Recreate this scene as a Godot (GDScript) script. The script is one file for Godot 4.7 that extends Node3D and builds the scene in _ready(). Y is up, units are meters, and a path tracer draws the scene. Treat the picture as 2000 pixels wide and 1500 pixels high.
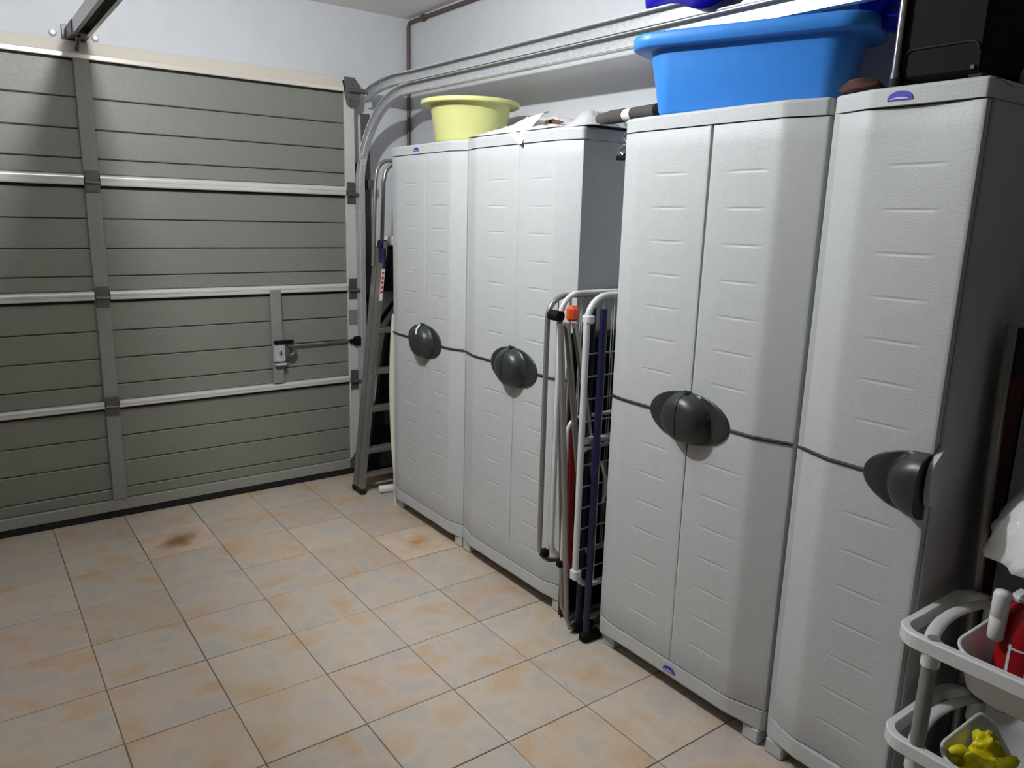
extends Node3D
# A garage corner: sectional door, four grey plastic storage cabinets along the right wall, things on top of and between them.
# World frame: x to the right along the door, z towards the room's back, y up; the camera stands above the origin.

const DOOR_Z := -3.896
const WALL_Z := -3.965
const WALL_X := 2.16
const CEIL_Y := 2.505
const CORD_Y := 0.905
const LAMP_R := 0.023
const LAMP_ENERGY := 2.2
const LAMP_COLOR := Color(0.98, 0.99, 1.0)

var M := {}
var used := {}

# ---------------------------------------------------------------- mesh builder
class MB:
	var st := SurfaceTool.new()
	var xf := Transform3D.IDENTITY
	func _init():
		st.begin(Mesh.PRIMITIVE_TRIANGLES)
	func grp(smooth: bool) -> void:
		st.set_smooth_group(0 if smooth else -1)
	func tri(a: Vector3, b: Vector3, c: Vector3) -> void:      # counter-clockwise seen from outside
		st.add_vertex(xf * a); st.add_vertex(xf * c); st.add_vertex(xf * b)
	func quad(a: Vector3, b: Vector3, c: Vector3, d: Vector3) -> void:
		tri(a, b, c); tri(a, c, d)
	func done() -> ArrayMesh:
		st.generate_normals()
		return st.commit()
	func box(c: Vector3, s: Vector3, bev := 0.0) -> void:
		grp(false)
		var h := s * 0.5
		var b: float = min(bev, min(h.x, min(h.y, h.z)) * 0.9)
		if b <= 0.0:
			for ax in 3:
				for sg in [-1.0, 1.0]:
					var n := Vector3.ZERO; n[ax] = sg
					var u := Vector3.ZERO; u[(ax + 1) % 3] = 1.0
					var v := n.cross(u)
					var o: Vector3 = c + n * h[ax]
					var uu: Vector3 = u * h[(ax + 1) % 3]
					var vv: Vector3 = v * h[(ax + 2) % 3]
					quad(o - uu - vv, o + uu - vv, o + uu + vv, o - uu + vv)
			return
		for ax in 3:
			for sg in [-1.0, 1.0]:
				var n := Vector3.ZERO; n[ax] = sg
				var u := Vector3.ZERO; u[(ax + 1) % 3] = 1.0
				var v := n.cross(u)
				var o: Vector3 = c + n * h[ax]
				var uu: Vector3 = u * (h[(ax + 1) % 3] - b)
				var vv: Vector3 = v * (h[(ax + 2) % 3] - b)
				quad(o - uu - vv, o + uu - vv, o + uu + vv, o - uu + vv)
		for ax in 3:                                             # the twelve chamfers
			var a1 := (ax + 1) % 3
			var a2 := (ax + 2) % 3
			for s1 in [-1.0, 1.0]:
				for s2 in [-1.0, 1.0]:
					var n1 := Vector3.ZERO; n1[a1] = s1
					var n2 := Vector3.ZERO; n2[a2] = s2
					var d := Vector3.ZERO; d[ax] = h[ax] - b
					var p: Vector3 = c + n1 * h[a1] + n2 * (h[a2] - b)
					var q: Vector3 = c + n1 * (h[a1] - b) + n2 * h[a2]
					if s1 * s2 > 0:
						quad(p - d, q - d, q + d, p + d) if false else quad(p + d, p - d, q - d, q + d) if false else _oq(p - d, q - d, q + d, p + d, n1 + n2)
					else:
						_oq(p - d, q - d, q + d, p + d, n1 + n2)
		for sx in [-1.0, 1.0]:
			for sy in [-1.0, 1.0]:
				for sz in [-1.0, 1.0]:
					var sgn := Vector3(sx, sy, sz)
					var i := h - Vector3(b, b, b)
					var pa := c + Vector3(h.x, i.y, i.z) * sgn
					var pb := c + Vector3(i.x, h.y, i.z) * sgn
					var pc := c + Vector3(i.x, i.y, h.z) * sgn
					if (pb - pa).cross(pc - pa).dot(sgn) > 0: tri(pa, pb, pc)
					else: tri(pa, pc, pb)
	func _oq(a: Vector3, b: Vector3, c: Vector3, d: Vector3, n: Vector3) -> void:
		if (b - a).cross(c - a).dot(n) > 0: quad(a, b, c, d)
		else: quad(d, c, b, a)
	func tube(pts: Array, r, n := 10, closed := false, flat := 1.0) -> void:   # r: a radius or one for each point
		grp(true)
		var k := pts.size()
		var rings := []
		var nrm := Vector3.ZERO
		for i in k:
			var prev: Vector3 = pts[(i - 1 + k) % k] if (i > 0 or closed) else pts[i]
			var next: Vector3 = pts[(i + 1) % k] if (i < k - 1 or closed) else pts[i]
			var t := (next - prev).normalized()
			if nrm == Vector3.ZERO:
				nrm = t.cross(Vector3.UP) if absf(t.y) < 0.9 else t.cross(Vector3.RIGHT)
			nrm = (nrm - t * nrm.dot(t)).normalized()
			var bn := t.cross(nrm)
			var rad: float = r[i] if r is Array else r
			var ring := []
			for j in n:
				var a := TAU * j / n
				ring.append(pts[i] + (nrm * cos(a) + bn * sin(a) * flat) * rad)
			rings.append(ring)
		loft(rings, closed, not closed)
	func loft(rings: Array, closed := false, caps := true) -> void:   # rings of equal length, counter-clockwise seen along the loft from its end
		var k := rings.size()
		var n: int = rings[0].size()
		for i in (k if closed else k - 1):
			var A: Array = rings[i]
			var B: Array = rings[(i + 1) % k]
			for j in n:
				var j2 := (j + 1) % n
				quad(A[j], A[j2], B[j2], B[j])
		if caps:
			grp(false)
			cap(rings[0], true); cap(rings[k - 1], false)
			grp(true)
	func cap(ring: Array, flip: bool) -> void:
		var c := Vector3.ZERO
		for p in ring: c += p
		c /= ring.size()
		for j in ring.size():
			var a: Vector3 = ring[j]
			var b: Vector3 = ring[(j + 1) % ring.size()]
			if flip: tri(c, b, a)
			else: tri(c, a, b)
	func lathe(prof: Array, c := Vector3.ZERO, n := 32) -> void:   # prof: Vector2(radius, height), from the bottom up outside; may run back down inside
		grp(true)
		for i in prof.size() - 1:
			var p: Vector2 = prof[i]
			var q: Vector2 = prof[i + 1]
			for j in n:
				var a := TAU * j / n
				var b := TAU * (j + 1) / n
				var A := c + Vector3(cos(a) * p.x, p.y, -sin(a) * p.x)
				var B := c + Vector3(cos(b) * p.x, p.y, -sin(b) * p.x)
				var C := c + Vector3(cos(b) * q.x, q.y, -sin(b) * q.x)
				var D := c + Vector3(cos(a) * q.x, q.y, -sin(a) * q.x)
				if p.x > 1e-6: tri(A, B, C)
				if q.x > 1e-6: tri(A, C, D)
				elif p.x <= 1e-6: pass
	func extrude(poly: PackedVector2Array, o: Vector3, u: Vector3, v: Vector3, w: Vector3, smooth := false) -> void:
		var P := poly
		var area := 0.0
		for i in P.size():
			area += P[i].cross(P[(i + 1) % P.size()])
		if area * u.cross(v).dot(w) < 0.0: P.reverse()
		grp(smooth)
		var q := []
		for p in P: q.append(o + u * p.x + v * p.y)
		for i in q.size():
			var a: Vector3 = q[i]
			var b: Vector3 = q[(i + 1) % q.size()]
			quad(a, b, b + w, a + w)
		grp(false)
		var ix := Geometry2D.triangulate_polygon(P)
		for i in range(0, ix.size(), 3):
			var a: Vector3 = q[ix[i]]
			var b: Vector3 = q[ix[i + 1]]
			var c: Vector3 = q[ix[i + 2]]
			if (b - a).cross(c - a).dot(w) > 0.0:
				tri(a + w, b + w, c + w); tri(a, c, b)
			else:
				tri(a + w, c + w, b + w); tri(a, b, c)
	func grid(P: Array, out: Vector3, smooth := true) -> void:   # rows of points; 'out' is roughly the side that faces outward
		grp(smooth)
		var r0: Array = P[0]
		var a0: Vector3 = r0[0]
		var b0: Vector3 = r0[r0.size() - 1]
		var lastrow: Array = P[P.size() - 1]
		var c0: Vector3 = lastrow[0]
		var flip := (b0 - a0).cross(c0 - a0).dot(out) < 0.0
		for i in P.size() - 1:
			for j in P[i].size() - 1:
				var a: Vector3 = P[i][j]
				var b: Vector3 = P[i][j + 1]
				var c: Vector3 = P[i + 1][j + 1]
				var d: Vector3 = P[i + 1][j]
				if flip: quad(d, c, b, a)
				else: quad(a, b, c, d)

# ---------------------------------------------------------------- naming and tagging
func numbered(called: String) -> String:
	var k: int = used.get(called, 0)
	used[called] = k + 1
	return called if k == 0 else "%s_%03d" % [called, k]

func thing(called: String, label: String, category: String, at := Vector3.ZERO, turn := 0.0, group := "") -> Node3D:
	var o := Node3D.new()
	o.name = numbered(called)
	add_child(o)
	o.position = at
	o.rotation.y = turn
	o.set_meta("label", label)
	o.set_meta("category", category)
	if group != "": o.set_meta("group", group)
	return o

func part(called: String, mb, mat: Material, parent: Node3D, label := "") -> MeshInstance3D:
	var o := MeshInstance3D.new()
	o.mesh = mb.done() if mb is MB else mb
	o.material_override = mat
	o.name = called
	parent.add_child(o, true)
	if label != "": o.set_meta("label", label)
	return o

func single(called: String, mb: MB, mat: Material, label: String, category: String, group := "") -> MeshInstance3D:
	var o := part(numbered(called), mb, mat, self)
	o.set_meta("label", label)
	o.set_meta("category", category)
	if group != "": o.set_meta("group", group)
	return o

func struct_node(called: String) -> Node3D:
	var o := Node3D.new()
	o.name = called
	add_child(o)
	o.set_meta("kind", "structure")
	return o

func struct_mesh(called: String, mb: MB, mat: Material) -> MeshInstance3D:
	var o := part(called, mb, mat, self)
	o.set_meta("kind", "structure")
	return o

# ---------------------------------------------------------------- materials
func noise(freq: float, sd: int, oct := 4, type := FastNoiseLite.TYPE_SIMPLEX_SMOOTH) -> FastNoiseLite:
	var f := FastNoiseLite.new()
	f.noise_type = type
	f.seed = sd
	f.frequency = freq
	f.fractal_octaves = oct
	return f

func noise_tex(f: FastNoiseLite, size := 256, ramp = null, normal := 0.0) -> NoiseTexture2D:
	var t := NoiseTexture2D.new()
	t.width = size
	t.height = size
	t.seamless = true
	t.noise = f
	if ramp != null:
		var g := Gradient.new()
		g.offsets = ramp[0]
		g.colors = ramp[1]
		t.color_ramp = g
	if normal > 0.0:
		t.as_normal_map = true
		t.bump_strength = normal
	return t

func mat(c: Color, rough := 0.5, metal := 0.0) -> StandardMaterial3D:
	var m := StandardMaterial3D.new()
	m.albedo_color = c
	m.roughness = rough
	m.metallic = metal
	return m

func rgb(r: int, g: int, b: int) -> Color:
	return Color(r / 255.0, g / 255.0, b / 255.0)

func mottled(m: StandardMaterial3D, lo: float, sd: int, freq: float, scale: float, world := true) -> StandardMaterial3D:   # a slight unevenness of tone
	m.albedo_texture = noise_tex(noise(freq, sd), 256, [PackedFloat32Array([0.0, 1.0]), PackedColorArray([Color(lo, lo, lo), Color.WHITE])])
	m.uv1_triplanar = true
	m.uv1_world_triplanar = world
	m.uv1_scale = Vector3.ONE * scale
	return m

func bumpy(m: StandardMaterial3D, sd: int, freq: float, strength: float, scale: float) -> StandardMaterial3D:
	m.normal_enabled = true
	m.normal_texture = noise_tex(noise(freq, sd), 256, null, strength)
	m.uv1_triplanar = true
	m.uv1_world_triplanar = true
	m.uv1_scale = Vector3.ONE * scale
	return m

func make_materials() -> void:
	M.wall = bumpy(mottled(mat(rgb(209, 211, 215), 0.9), 0.975, 3, 0.02, 0.8), 4, 0.12, 0.35, 1.0)
	M.concrete = mottled(mat(rgb(116, 114, 110), 0.95), 0.85, 2, 0.03, 1.0)
	M.ceiling = mottled(mat(rgb(238, 236, 233), 0.95), 0.97, 5, 0.02, 0.7)
	M.cabinet = bumpy(mottled(mat(rgb(194, 197, 198), 0.5), 0.98, 7, 0.03, 2.0), 8, 0.3, 0.35, 2.5)
	M.cab_groove = mat(rgb(38, 39, 41), 0.6)
	M.handle = bumpy(mat(rgb(47, 50, 51), 0.36), 9, 0.3, 0.5, 6.0)
	M.panel = bumpy(mottled(mat(rgb(128, 130, 121), 0.42), 0.94, 11, 0.05, 2.0), 12, 0.3, 0.6, 4.0)
	M.stile = mat(rgb(134, 135, 130), 0.4)
	M.rail_white = mat(rgb(214, 214, 211), 0.24)
	M.rail_white.metallic = 0.25
	M.rail_top = mat(rgb(222, 214, 202), 0.22)
	M.rail_top.metallic = 0.2
	M.bottom_bar = mottled(mat(rgb(150, 150, 142), 0.5), 0.92, 13, 0.05, 3.0)
	M.rubber = mat(rgb(22, 21, 20), 0.8)
	M.zinc = mottled(mat(rgb(222, 224, 226), 0.36, 0.5), 0.86, 15, 0.06, 3.0)
	M.zinc_dull = mottled(mat(rgb(118, 118, 116), 0.45, 0.6), 0.8, 16, 0.08, 4.0)
	M.alu = mottled(mat(rgb(160, 160, 157), 0.34, 0.6), 0.85, 17, 0.05, 4.0)
	M.steel = mottled(mat(rgb(190, 190, 192), 0.3, 0.7), 0.85, 14, 0.05, 4.0)
	M.chrome = mat(rgb(222, 222, 225), 0.12, 1.0)
	M.copper = mottled(mat(rgb(118, 98, 92), 0.55, 0.25), 0.75, 19, 0.08, 5.0)
	M.black = mat(rgb(17, 18, 19), 0.7)
	M.black.metallic_specular = 0.25
	M.black_cloth = bumpy(mat(rgb(20, 20, 22), 0.9), 21, 0.4, 1.0, 6.0)
	M.white_plastic = mat(rgb(226, 227, 226), 0.35)
	M.bag = bumpy(mat(rgb(228, 228, 228), 0.3), 22, 0.06, 2.0, 5.0)
	M.bag_thin = bumpy(mat(rgb(200, 201, 203), 0.25), 23, 0.06, 2.0, 6.0)
	M.yellow = mat(rgb(212, 214, 142), 0.4)
	M.blue = mottled(mat(rgb(62, 146, 238), 0.42), 0.95, 25, 0.03, 3.0)
	M.deep_blue = mat(rgb(28, 22, 168), 0.28)
	M.navy = mat(rgb(18, 22, 64), 0.45)
	M.white_tube = mat(rgb(214, 216, 217), 0.25)
	M.wire = mat(rgb(200, 202, 204), 0.3, 0.3)
	M.grey_tube = mat(rgb(150, 148, 144), 0.32, 0.5)
	M.red = mat(rgb(168, 16, 22), 0.4)
	M.dark_red = mat(rgb(74, 20, 20), 0.8)
	M.orange = mat(rgb(214, 82, 26), 0.45)
	M.brown = mottled(mat(rgb(108, 68, 44), 0.8), 0.7, 27, 0.05, 5.0)
	M.dark_wood = mottled(mat(rgb(52, 40, 32), 0.6), 0.7, 37, 0.05, 3.0)
	M.pouch = mottled(mat(rgb(84, 46, 34), 0.8), 0.7, 28, 0.05, 5.0)
	M.tan = mat(rgb(196, 166, 116), 0.6)
	M.cream = mat(rgb(216, 214, 196), 0.6)
	M.badge_blue = mat(rgb(58, 46, 176), 0.35)
	M.badge_white = mat(rgb(206, 206, 232), 0.4)
	M.cart = mat(rgb(214, 216, 216), 0.38)
	M.cart_leg = mat(rgb(128, 130, 130), 0.45)
	M.glove = bumpy(mat(rgb(226, 214, 22), 0.45), 29, 0.05, 1.5, 6.0)
	M.label_red = mat(rgb(196, 62, 60), 0.5)
	M.charcoal_cloth = bumpy(mat(rgb(74, 70, 68), 0.85), 31, 0.3, 1.0, 6.0)
	M.grey_cloth = bumpy(mat(rgb(168, 166, 160), 0.9), 33, 0.2, 1.5, 6.0)
	M.grout = mottled(mat(rgb(138, 127, 114), 0.95), 0.75, 35, 0.08, 4.0)
	M.tiles = []
	for i in 8:
		var m := mat(Color.WHITE, 0.42)
		var warm := [rgb(196, 184, 168), rgb(198, 184, 166), rgb(193, 181, 168), rgb(197, 181, 162), rgb(199, 187, 171), rgb(191, 178, 163), rgb(198, 182, 168), rgb(195, 184, 170)]
		var c: Color = warm[i]
		var orange := Color(c.r * 0.97, c.g * 0.88, c.b * 0.77)
		var grey := Color(c.r * 0.94, c.g * 0.96, c.b * 0.99)
		m.albedo_texture = noise_tex(noise(0.008, 100 + i, 4), 256, [PackedFloat32Array([0.0, 0.3, 0.55, 0.78, 1.0]), PackedColorArray([orange, c.lerp(orange, 0.35), c, grey, grey.lerp(c, 0.4)])])
		m.uv1_triplanar = true
		m.uv1_world_triplanar = true
		m.uv1_scale = Vector3.ONE * (1.5 + 0.13 * i)
		m.uv1_offset = Vector3(0.37 * i, 0.11 * i, 0.23 * i)
		m.normal_enabled = true
		m.normal_texture = noise_tex(noise(0.09, 60 + i), 256, null, 0.8)
		M.tiles.append(m)

# ---------------------------------------------------------------- shapes used more than once
func arc(c: Vector3, u: Vector3, v: Vector3, r: float, a0: float, a1: float, n := 6) -> Array:
	var out := []
	for i in n + 1:
		var a := deg_to_rad(lerpf(a0, a1, float(i) / n))
		out.append(c + u * cos(a) * r + v * sin(a) * r)
	return out

func round_rect(c: Vector3, u: Vector3, v: Vector3, hu: float, hv: float, r: float, n := 5) -> Array:   # a closed rounded rectangle
	var out := []
	for q in [[1, 1, 0], [-1, 1, 90], [-1, -1, 180], [1, -1, 270]]:
		out.append_array(arc(c + u * (hu - r) * q[0] + v * (hv - r) * q[1], u, v, r, q[2], q[2] + 90, n))
	return out

func hoop(x0: float, x1: float, y0: float, y1: float, z: float, r: float, top := true, bottom := true) -> Array:   # an upright tube frame across the wall
	var U := Vector3.RIGHT
	var V := Vector3.UP
	var p := []
	if bottom: p.append_array(arc(Vector3(x1 - r, y0 + r, z), U, V, r, 270, 360))
	else: p.append(Vector3(x1, y0, z))
	if top:
		p.append_array(arc(Vector3(x1 - r, y1 - r, z), U, V, r, 0, 90))
		p.append_array(arc(Vector3(x0 + r, y1 - r, z), U, V, r, 90, 180))
	if bottom: p.append_array(arc(Vector3(x0 + r, y0 + r, z), U, V, r, 180, 270))
	else: p.append(Vector3(x0, y0, z))
	return p

# ---------------------------------------------------------------- the scene
func _ready() -> void:
	# camera
	var yaw := 0.6348386
	var pitch := 0.2171058
	var roll := 0.0263105
	var f0 := Vector3(sin(yaw), 0, -cos(yaw))
	var r0 := Vector3(cos(yaw), 0, sin(yaw))
	var fwd := f0 * cos(pitch) - Vector3.UP * sin(pitch)
	var up0 := Vector3.UP * cos(pitch) + f0 * sin(pitch)
	var cam := Camera3D.new()
	cam.name = "camera"
	cam.fov = rad_to_deg(2.0 * atan(750.0 / 1482.364))
	cam.near = 0.05
	cam.transform = Transform3D(Basis(r0 * cos(roll) + up0 * sin(roll), up0 * cos(roll) - r0 * sin(roll), -fwd), Vector3(0, 1.47, 0))
	add_child(cam)
	cam.current = true
	# environment
	var env := Environment.new()
	env.background_mode = Environment.BG_COLOR
	env.background_color = Color(0.01, 0.01, 0.012)
	env.tonemap_mode = Environment.TONE_MAPPER_LINEAR
	env.tonemap_exposure = 1.0
	env.sdfgi_enabled = true
	env.ssao_enabled = true
	env.ssil_enabled = true
	var we := WorldEnvironment.new()
	we.name = "environment"
	we.environment = env
	add_child(we)
	make_materials()
	ceiling_lamp(Vector3(0.552, CEIL_Y, -2.16))
	# setting
	room()
	floor_tiles()
	garage_door()
	door_tracks()
	opener_rail()
	copper_pipe()
	# cabinets, from the door towards the camera
	cabinet("grey plastic storage cabinet beside the ladder, under the yellow basin", [-3.315, -3.25, -2.985, -2.775, -2.692], [1.712, 1.700, 1.700, 1.700, 1.732], 0.0, 0.12, true, false, 0.0)
	cabinet("grey plastic storage cabinet with a white plastic bag drooping over its top edge", [-2.6905, -2.585, -2.300, -2.080, -1.985], [1.731, 1.700, 1.700, 1.700, 1.734], 0.0, 0.127, false, false, 0.0)
	cabinet("grey plastic storage cabinet with the light blue tub on top", [-1.768, -1.700, -1.430, -1.205, -1.100], [1.712, 1.700, 1.700, 1.700, 1.735], 0.009, 0.127, false, true, 0.0)
	narrow_cabinet()
	yellow_basin()
	blue_tub()
	blue_bundle()
	top_things()
	black_box()
	ladder()
	corner_things()
	airers()
	trolley()
	wardrobe()

func ceiling_lamp(at: Vector3) -> void:
	var t := thing("ceiling_lamp", "small round opal bulb in a white holder under the ceiling", "lamp", at)
	var b := MB.new()
	b.lathe([Vector2(0, -0.002), Vector2(0.042, -0.002), Vector2(0.045, -0.006), Vector2(0.045, -0.022), Vector2(0.03, -0.034), Vector2(0.022, -0.062), Vector2(0.016, -0.152), Vector2(0, -0.152)], Vector3.ZERO, 32)
	part("base", b, M.white_plastic, t)
	var g := MB.new()
	var prof := []
	for i in 21:
		var a := deg_to_rad(-90.0 + i * 8.4)
		prof.append(Vector2(maxf(0.0, LAMP_R * cos(a)), -0.148 - LAMP_R + LAMP_R * sin(a)))
	g.lathe(prof, Vector3.ZERO, 40)
	var gm := mat(Color(1, 1, 1), 0.3)
	gm.emission_enabled = true
	gm.emission = LAMP_COLOR
	gm.emission_energy_multiplier = 3.0
	part("shade", g, gm, t)
	var l := OmniLight3D.new()
	l.name = "lamp_light"
	l.position = Vector3(0, -0.148 - LAMP_R, 0)
	l.light_color = LAMP_COLOR
	l.light_energy = LAMP_ENERGY
	l.light_size = LAMP_R * 0.9
	l.omni_range = 14.0
	l.omni_attenuation = 2.0
	l.shadow_enabled = true
	t.add_child(l)

func room() -> void:
	var x0 := -3.3                                                  # a wide, deep garage: only its right front corner is in view
	var z1 := 4.6
	var xm := (x0 + WALL_X) * 0.5
	var zm := (WALL_Z + z1) * 0.5
	var wx := WALL_X - x0 + 0.4
	var wz := z1 - WALL_Z + 0.4
	var w := MB.new()
	w.box(Vector3(WALL_X + 0.1, CEIL_Y * 0.5, zm), Vector3(0.2, CEIL_Y + 0.3, wz))
	struct_mesh("wall_right", w, M.wall)
	w = MB.new()
	w.box(Vector3(x0 - 0.1, CEIL_Y * 0.5, zm), Vector3(0.2, CEIL_Y + 0.3, wz))
	struct_mesh("wall_left", w, M.concrete)
	w = MB.new()
	w.box(Vector3(xm, CEIL_Y * 0.5, z1 + 0.1), Vector3(wx, CEIL_Y + 0.3, 0.2))
	struct_mesh("wall_back", w, M.concrete)
	w = MB.new()                                                   # the door wall: lintel and two piers round the opening
	w.box(Vector3(xm, (2.10 + CEIL_Y) * 0.5, WALL_Z - 0.1), Vector3(wx, CEIL_Y - 2.10, 0.2))
	w.box(Vector3(2.0, 1.05, WALL_Z - 0.1), Vector3(0.5, 2.10, 0.2))
	w.box(Vector3((x0 - 0.66) * 0.5 - 0.1, 1.05, WALL_Z - 0.1), Vector3(-0.66 - x0 + 0.2, 2.10, 0.2))
	struct_mesh("wall_front", w, M.wall)
	w = MB.new()
	w.box(Vector3(xm, CEIL_Y + 0.1, zm), Vector3(wx, 0.2, wz))
	struct_mesh("ceiling", w, M.ceiling)

func floor_tiles() -> void:
	var fl := struct_node("floor")
	var slab := MB.new()
	slab.box(Vector3(-0.57, -0.06, 0.32), Vector3(5.8, 0.112, 8.9))
	part("grout_bed", slab, M.grout, fl)
	var rng := RandomNumberGenerator.new()
	rng.seed = 4
	var T := 0.2985
	var meshes := []
	for k in 3:
		var t := MB.new()
		t.box(Vector3(0, -0.004, 0), Vector3(T - 0.0026 - 0.0004 * k, 0.008, T - 0.0026 - 0.0003 * k), 0.0012)
		meshes.append(t.done())
	var rest := MB.new()
	for i in range(-13, 6):                                          # columns of tiles, between joints at x = 0.545 + i T
		for j in range(0, 29):                                       # rows, from the door towards the back
			var x := 0.545 + (i + 0.5) * T
			var z := -3.91 + (j + 0.5) * T
			if x < -3.4 or x > 2.3: continue
			if i >= -3 and j <= 11:
				var o := part("tile", meshes[rng.randi() % 3], M.tiles[rng.randi() % 8], fl)
				o.position = Vector3(x + rng.randf_range(-0.0006, 0.0006), rng.randf_range(-0.0006, 0.0003), z + rng.randf_range(-0.0006, 0.0006))
				if i == 0 and j == 1: o.material_override = stained_tile(51, Color(0.47, 0.30, 0.15), 0.0)
				if i == 3 and j == 3: o.material_override = stained_tile(57, Color(0.70, 0.44, 0.20), 0.10)
			else:
				rest.box(Vector3(x, -0.0043, z), Vector3(T - 0.0034, 0.008, T - 0.0034))
	var r := part("tile_field", rest, M.tiles[2], fl)
	r.set_meta("kind", "stuff")

func stained_tile(sd: int, c: Color, less: float) -> StandardMaterial3D:     # a rust stain with an outline of its own
	var n := noise(0.03, sd, 4)
	var fine := noise(0.15, sd + 1, 3)
	var S := 128
	var im := Image.create(S, S, false, Image.FORMAT_RGB8)
	for y in S:
		for x in S:
			var p := Vector2(x / float(S) - 0.5, y / float(S) - 0.52)
			var d := Vector2(p.x * 1.1 + p.y * 0.35, p.y * 0.95).length() + n.get_noise_2d(x, y) * 0.10 + fine.get_noise_2d(x, y) * 0.03
			var k: float = clamp((0.34 - less - d) / 0.30, 0.0, 1.0)
			var base := Color(0.80, 0.72, 0.64) * (1.0 + 0.08 * n.get_noise_2d(x * 0.7 + 40, y * 0.7))
			im.set_pixel(x, y, base.lerp(c, k * 0.8))
	var m := mat(Color.WHITE, 0.5)
	m.albedo_texture = ImageTexture.create_from_image(im)
	m.uv1_triplanar = true
	m.uv1_scale = Vector3.ONE / 0.2985
	m.uv1_offset = Vector3(0.5, 0.5, 0.5)
	return m

# ---------------------------------------------------------------- the sectional door
func garage_door() -> void:
	var d := struct_node("door_1")
	var x0 := -0.74
	var x1 := 1.728
	var zf := DOOR_Z
	# planks: four ribs in each of the four sections
	var secs := [[1.602, 2.078], [1.090, 1.556], [0.576, 1.052], [0.088, 0.545]]
	var breaks := [[1.670, 1.793, 1.922], [1.158, 1.281, 1.412], [0.653, 0.778, 0.906], [0.143, 0.275, 0.401]]
	for s in 4:
		var ys := [secs[s][0]]
		ys.append_array(breaks[s])
		ys.append(secs[s][1])
		for k in 4:
			var p := MB.new()
			var a: float = ys[k] + 0.0017
			var b: float = ys[k + 1] - 0.0017
			var e := 0.004
			var poly := PackedVector2Array([Vector2(a, -0.03), Vector2(a, -e), Vector2(a + e, 0), Vector2(b - e, 0), Vector2(b, -e), Vector2(b, -0.03)])
			p.extrude(poly, Vector3(x0, 0, zf), Vector3.UP, Vector3.BACK, Vector3(x1 - x0, 0, 0))
			part("plank", p, M.panel, d)
	var backing := MB.new()
	backing.box(Vector3((x0 + x1 + 0.06) * 0.5, 1.09, zf - 0.035), Vector3(x1 - x0 + 0.06, 2.1, 0.02))
	part("backing", backing, M.cab_groove, d)
	# horizontal rails with a rounded nose and a groove, in two lengths either side of the centre post
	var rails := [[1.556, 1.603], [1.051, 1.091], [0.544, 0.577]]
	for q in rails:
		for span in [[x0, 0.503], [0.567, 1.728]]:
			var r := MB.new()
			var h: float = q[1] - q[0]
			var P := PackedVector2Array()
			for v in [[0.0, -0.01], [0.0, 0.020], [0.06, 0.0235], [0.14, 0.025], [0.44, 0.025], [0.455, 0.0225], [0.485, 0.0225], [0.50, 0.025], [0.72, 0.0248], [0.80, 0.0238], [0.87, 0.0218], [0.92, 0.019], [0.965, 0.015], [0.99, 0.010], [1.0, 0.004], [1.0, -0.01]]:
				P.append(Vector2(q[0] + v[0] * h, v[1]))
			r.extrude(P, Vector3(span[0], 0, zf), Vector3.UP, Vector3.BACK, Vector3(span[1] - span[0], 0, 0))
			part("rail", r, M.rail_white, d)
			var gap := MB.new()                                        # the dark seal under each rail
			gap.box(Vector3((span[0] + span[1]) * 0.5, q[0] - 0.007, zf - 0.001), Vector3(span[1] - span[0], 0.013, 0.006))
			part("seal", gap, M.rubber, d)
	var tr := MB.new()
	var TP := PackedVector2Array()
	for v in [[2.078, -0.03], [2.078, 0.020], [2.081, 0.0225], [2.096, 0.0225], [2.100, 0.0215], [2.104, 0.018], [2.120, 0.011], [2.146, 0.001], [2.150, -0.004], [2.150, -0.05]]:
		TP.append(Vector2(v[0], v[1]))
	tr.extrude(TP, Vector3(x0, 0, zf), Vector3.UP, Vector3.BACK, Vector3(1.727 - x0, 0, 0))
	part("top_rail", tr, M.rail_top, d)
	var sg := MB.new()
	sg.box(Vector3((x0 + x1) * 0.5, 2.0735, zf), Vector3(x1 - x0, 0.009, 0.006))
	part("seal", sg, M.rubber, d)
	# bottom bar and rubber seal
	var bb := MB.new()
	bb.box(Vector3((x0 + 1.75) * 0.5, 0.062, zf - 0.002), Vector3(1.75 - x0, 0.054, 0.03), 0.003)
	part("bottom_bar", bb, M.bottom_bar, d)
	var rb := MB.new()
	rb.box(Vector3((x0 + 1.75) * 0.5, 0.0185, zf - 0.006), Vector3(1.75 - x0, 0.035, 0.03), 0.006)
	part("bottom_seal", rb, M.rubber, d)
	# centre post and its hinges
	for s in 4:
		var c := MB.new()
		var y0: float = secs[s][0] - (0.0 if s == 3 else 0.012)
		var y1: float = secs[s][1] + 0.006
		c.box(Vector3(0.535, (y0 + y1) * 0.5, zf + 0.008), Vector3(0.062, y1 - y0, 0.016), 0.003)
		part("post", c, M.stile, d)
	for y in [1.575, 1.068, 0.558]:
		var hg := MB.new()
		hg.box(Vector3(0.535, y + 0.02, zf + 0.022), Vector3(0.058, 0.05, 0.008), 0.003)
		hg.box(Vector3(0.535, y - 0.03, zf + 0.020), Vector3(0.058, 0.036, 0.006), 0.002)
		hg.tube([Vector3(0.507, y - 0.006, zf + 0.026), Vector3(0.563, y - 0.006, zf + 0.026)], 0.008, 8)
		for sx in [-1, 1]:
			for sy in [0.03, -0.034]:
				hg.tube([Vector3(0.535 + sx * 0.018, y + sy, zf + 0.022), Vector3(0.535 + sx * 0.018, y + sy, zf + 0.030)], 0.005, 6)
		part("hinge", hg, M.zinc_dull, d)
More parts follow.
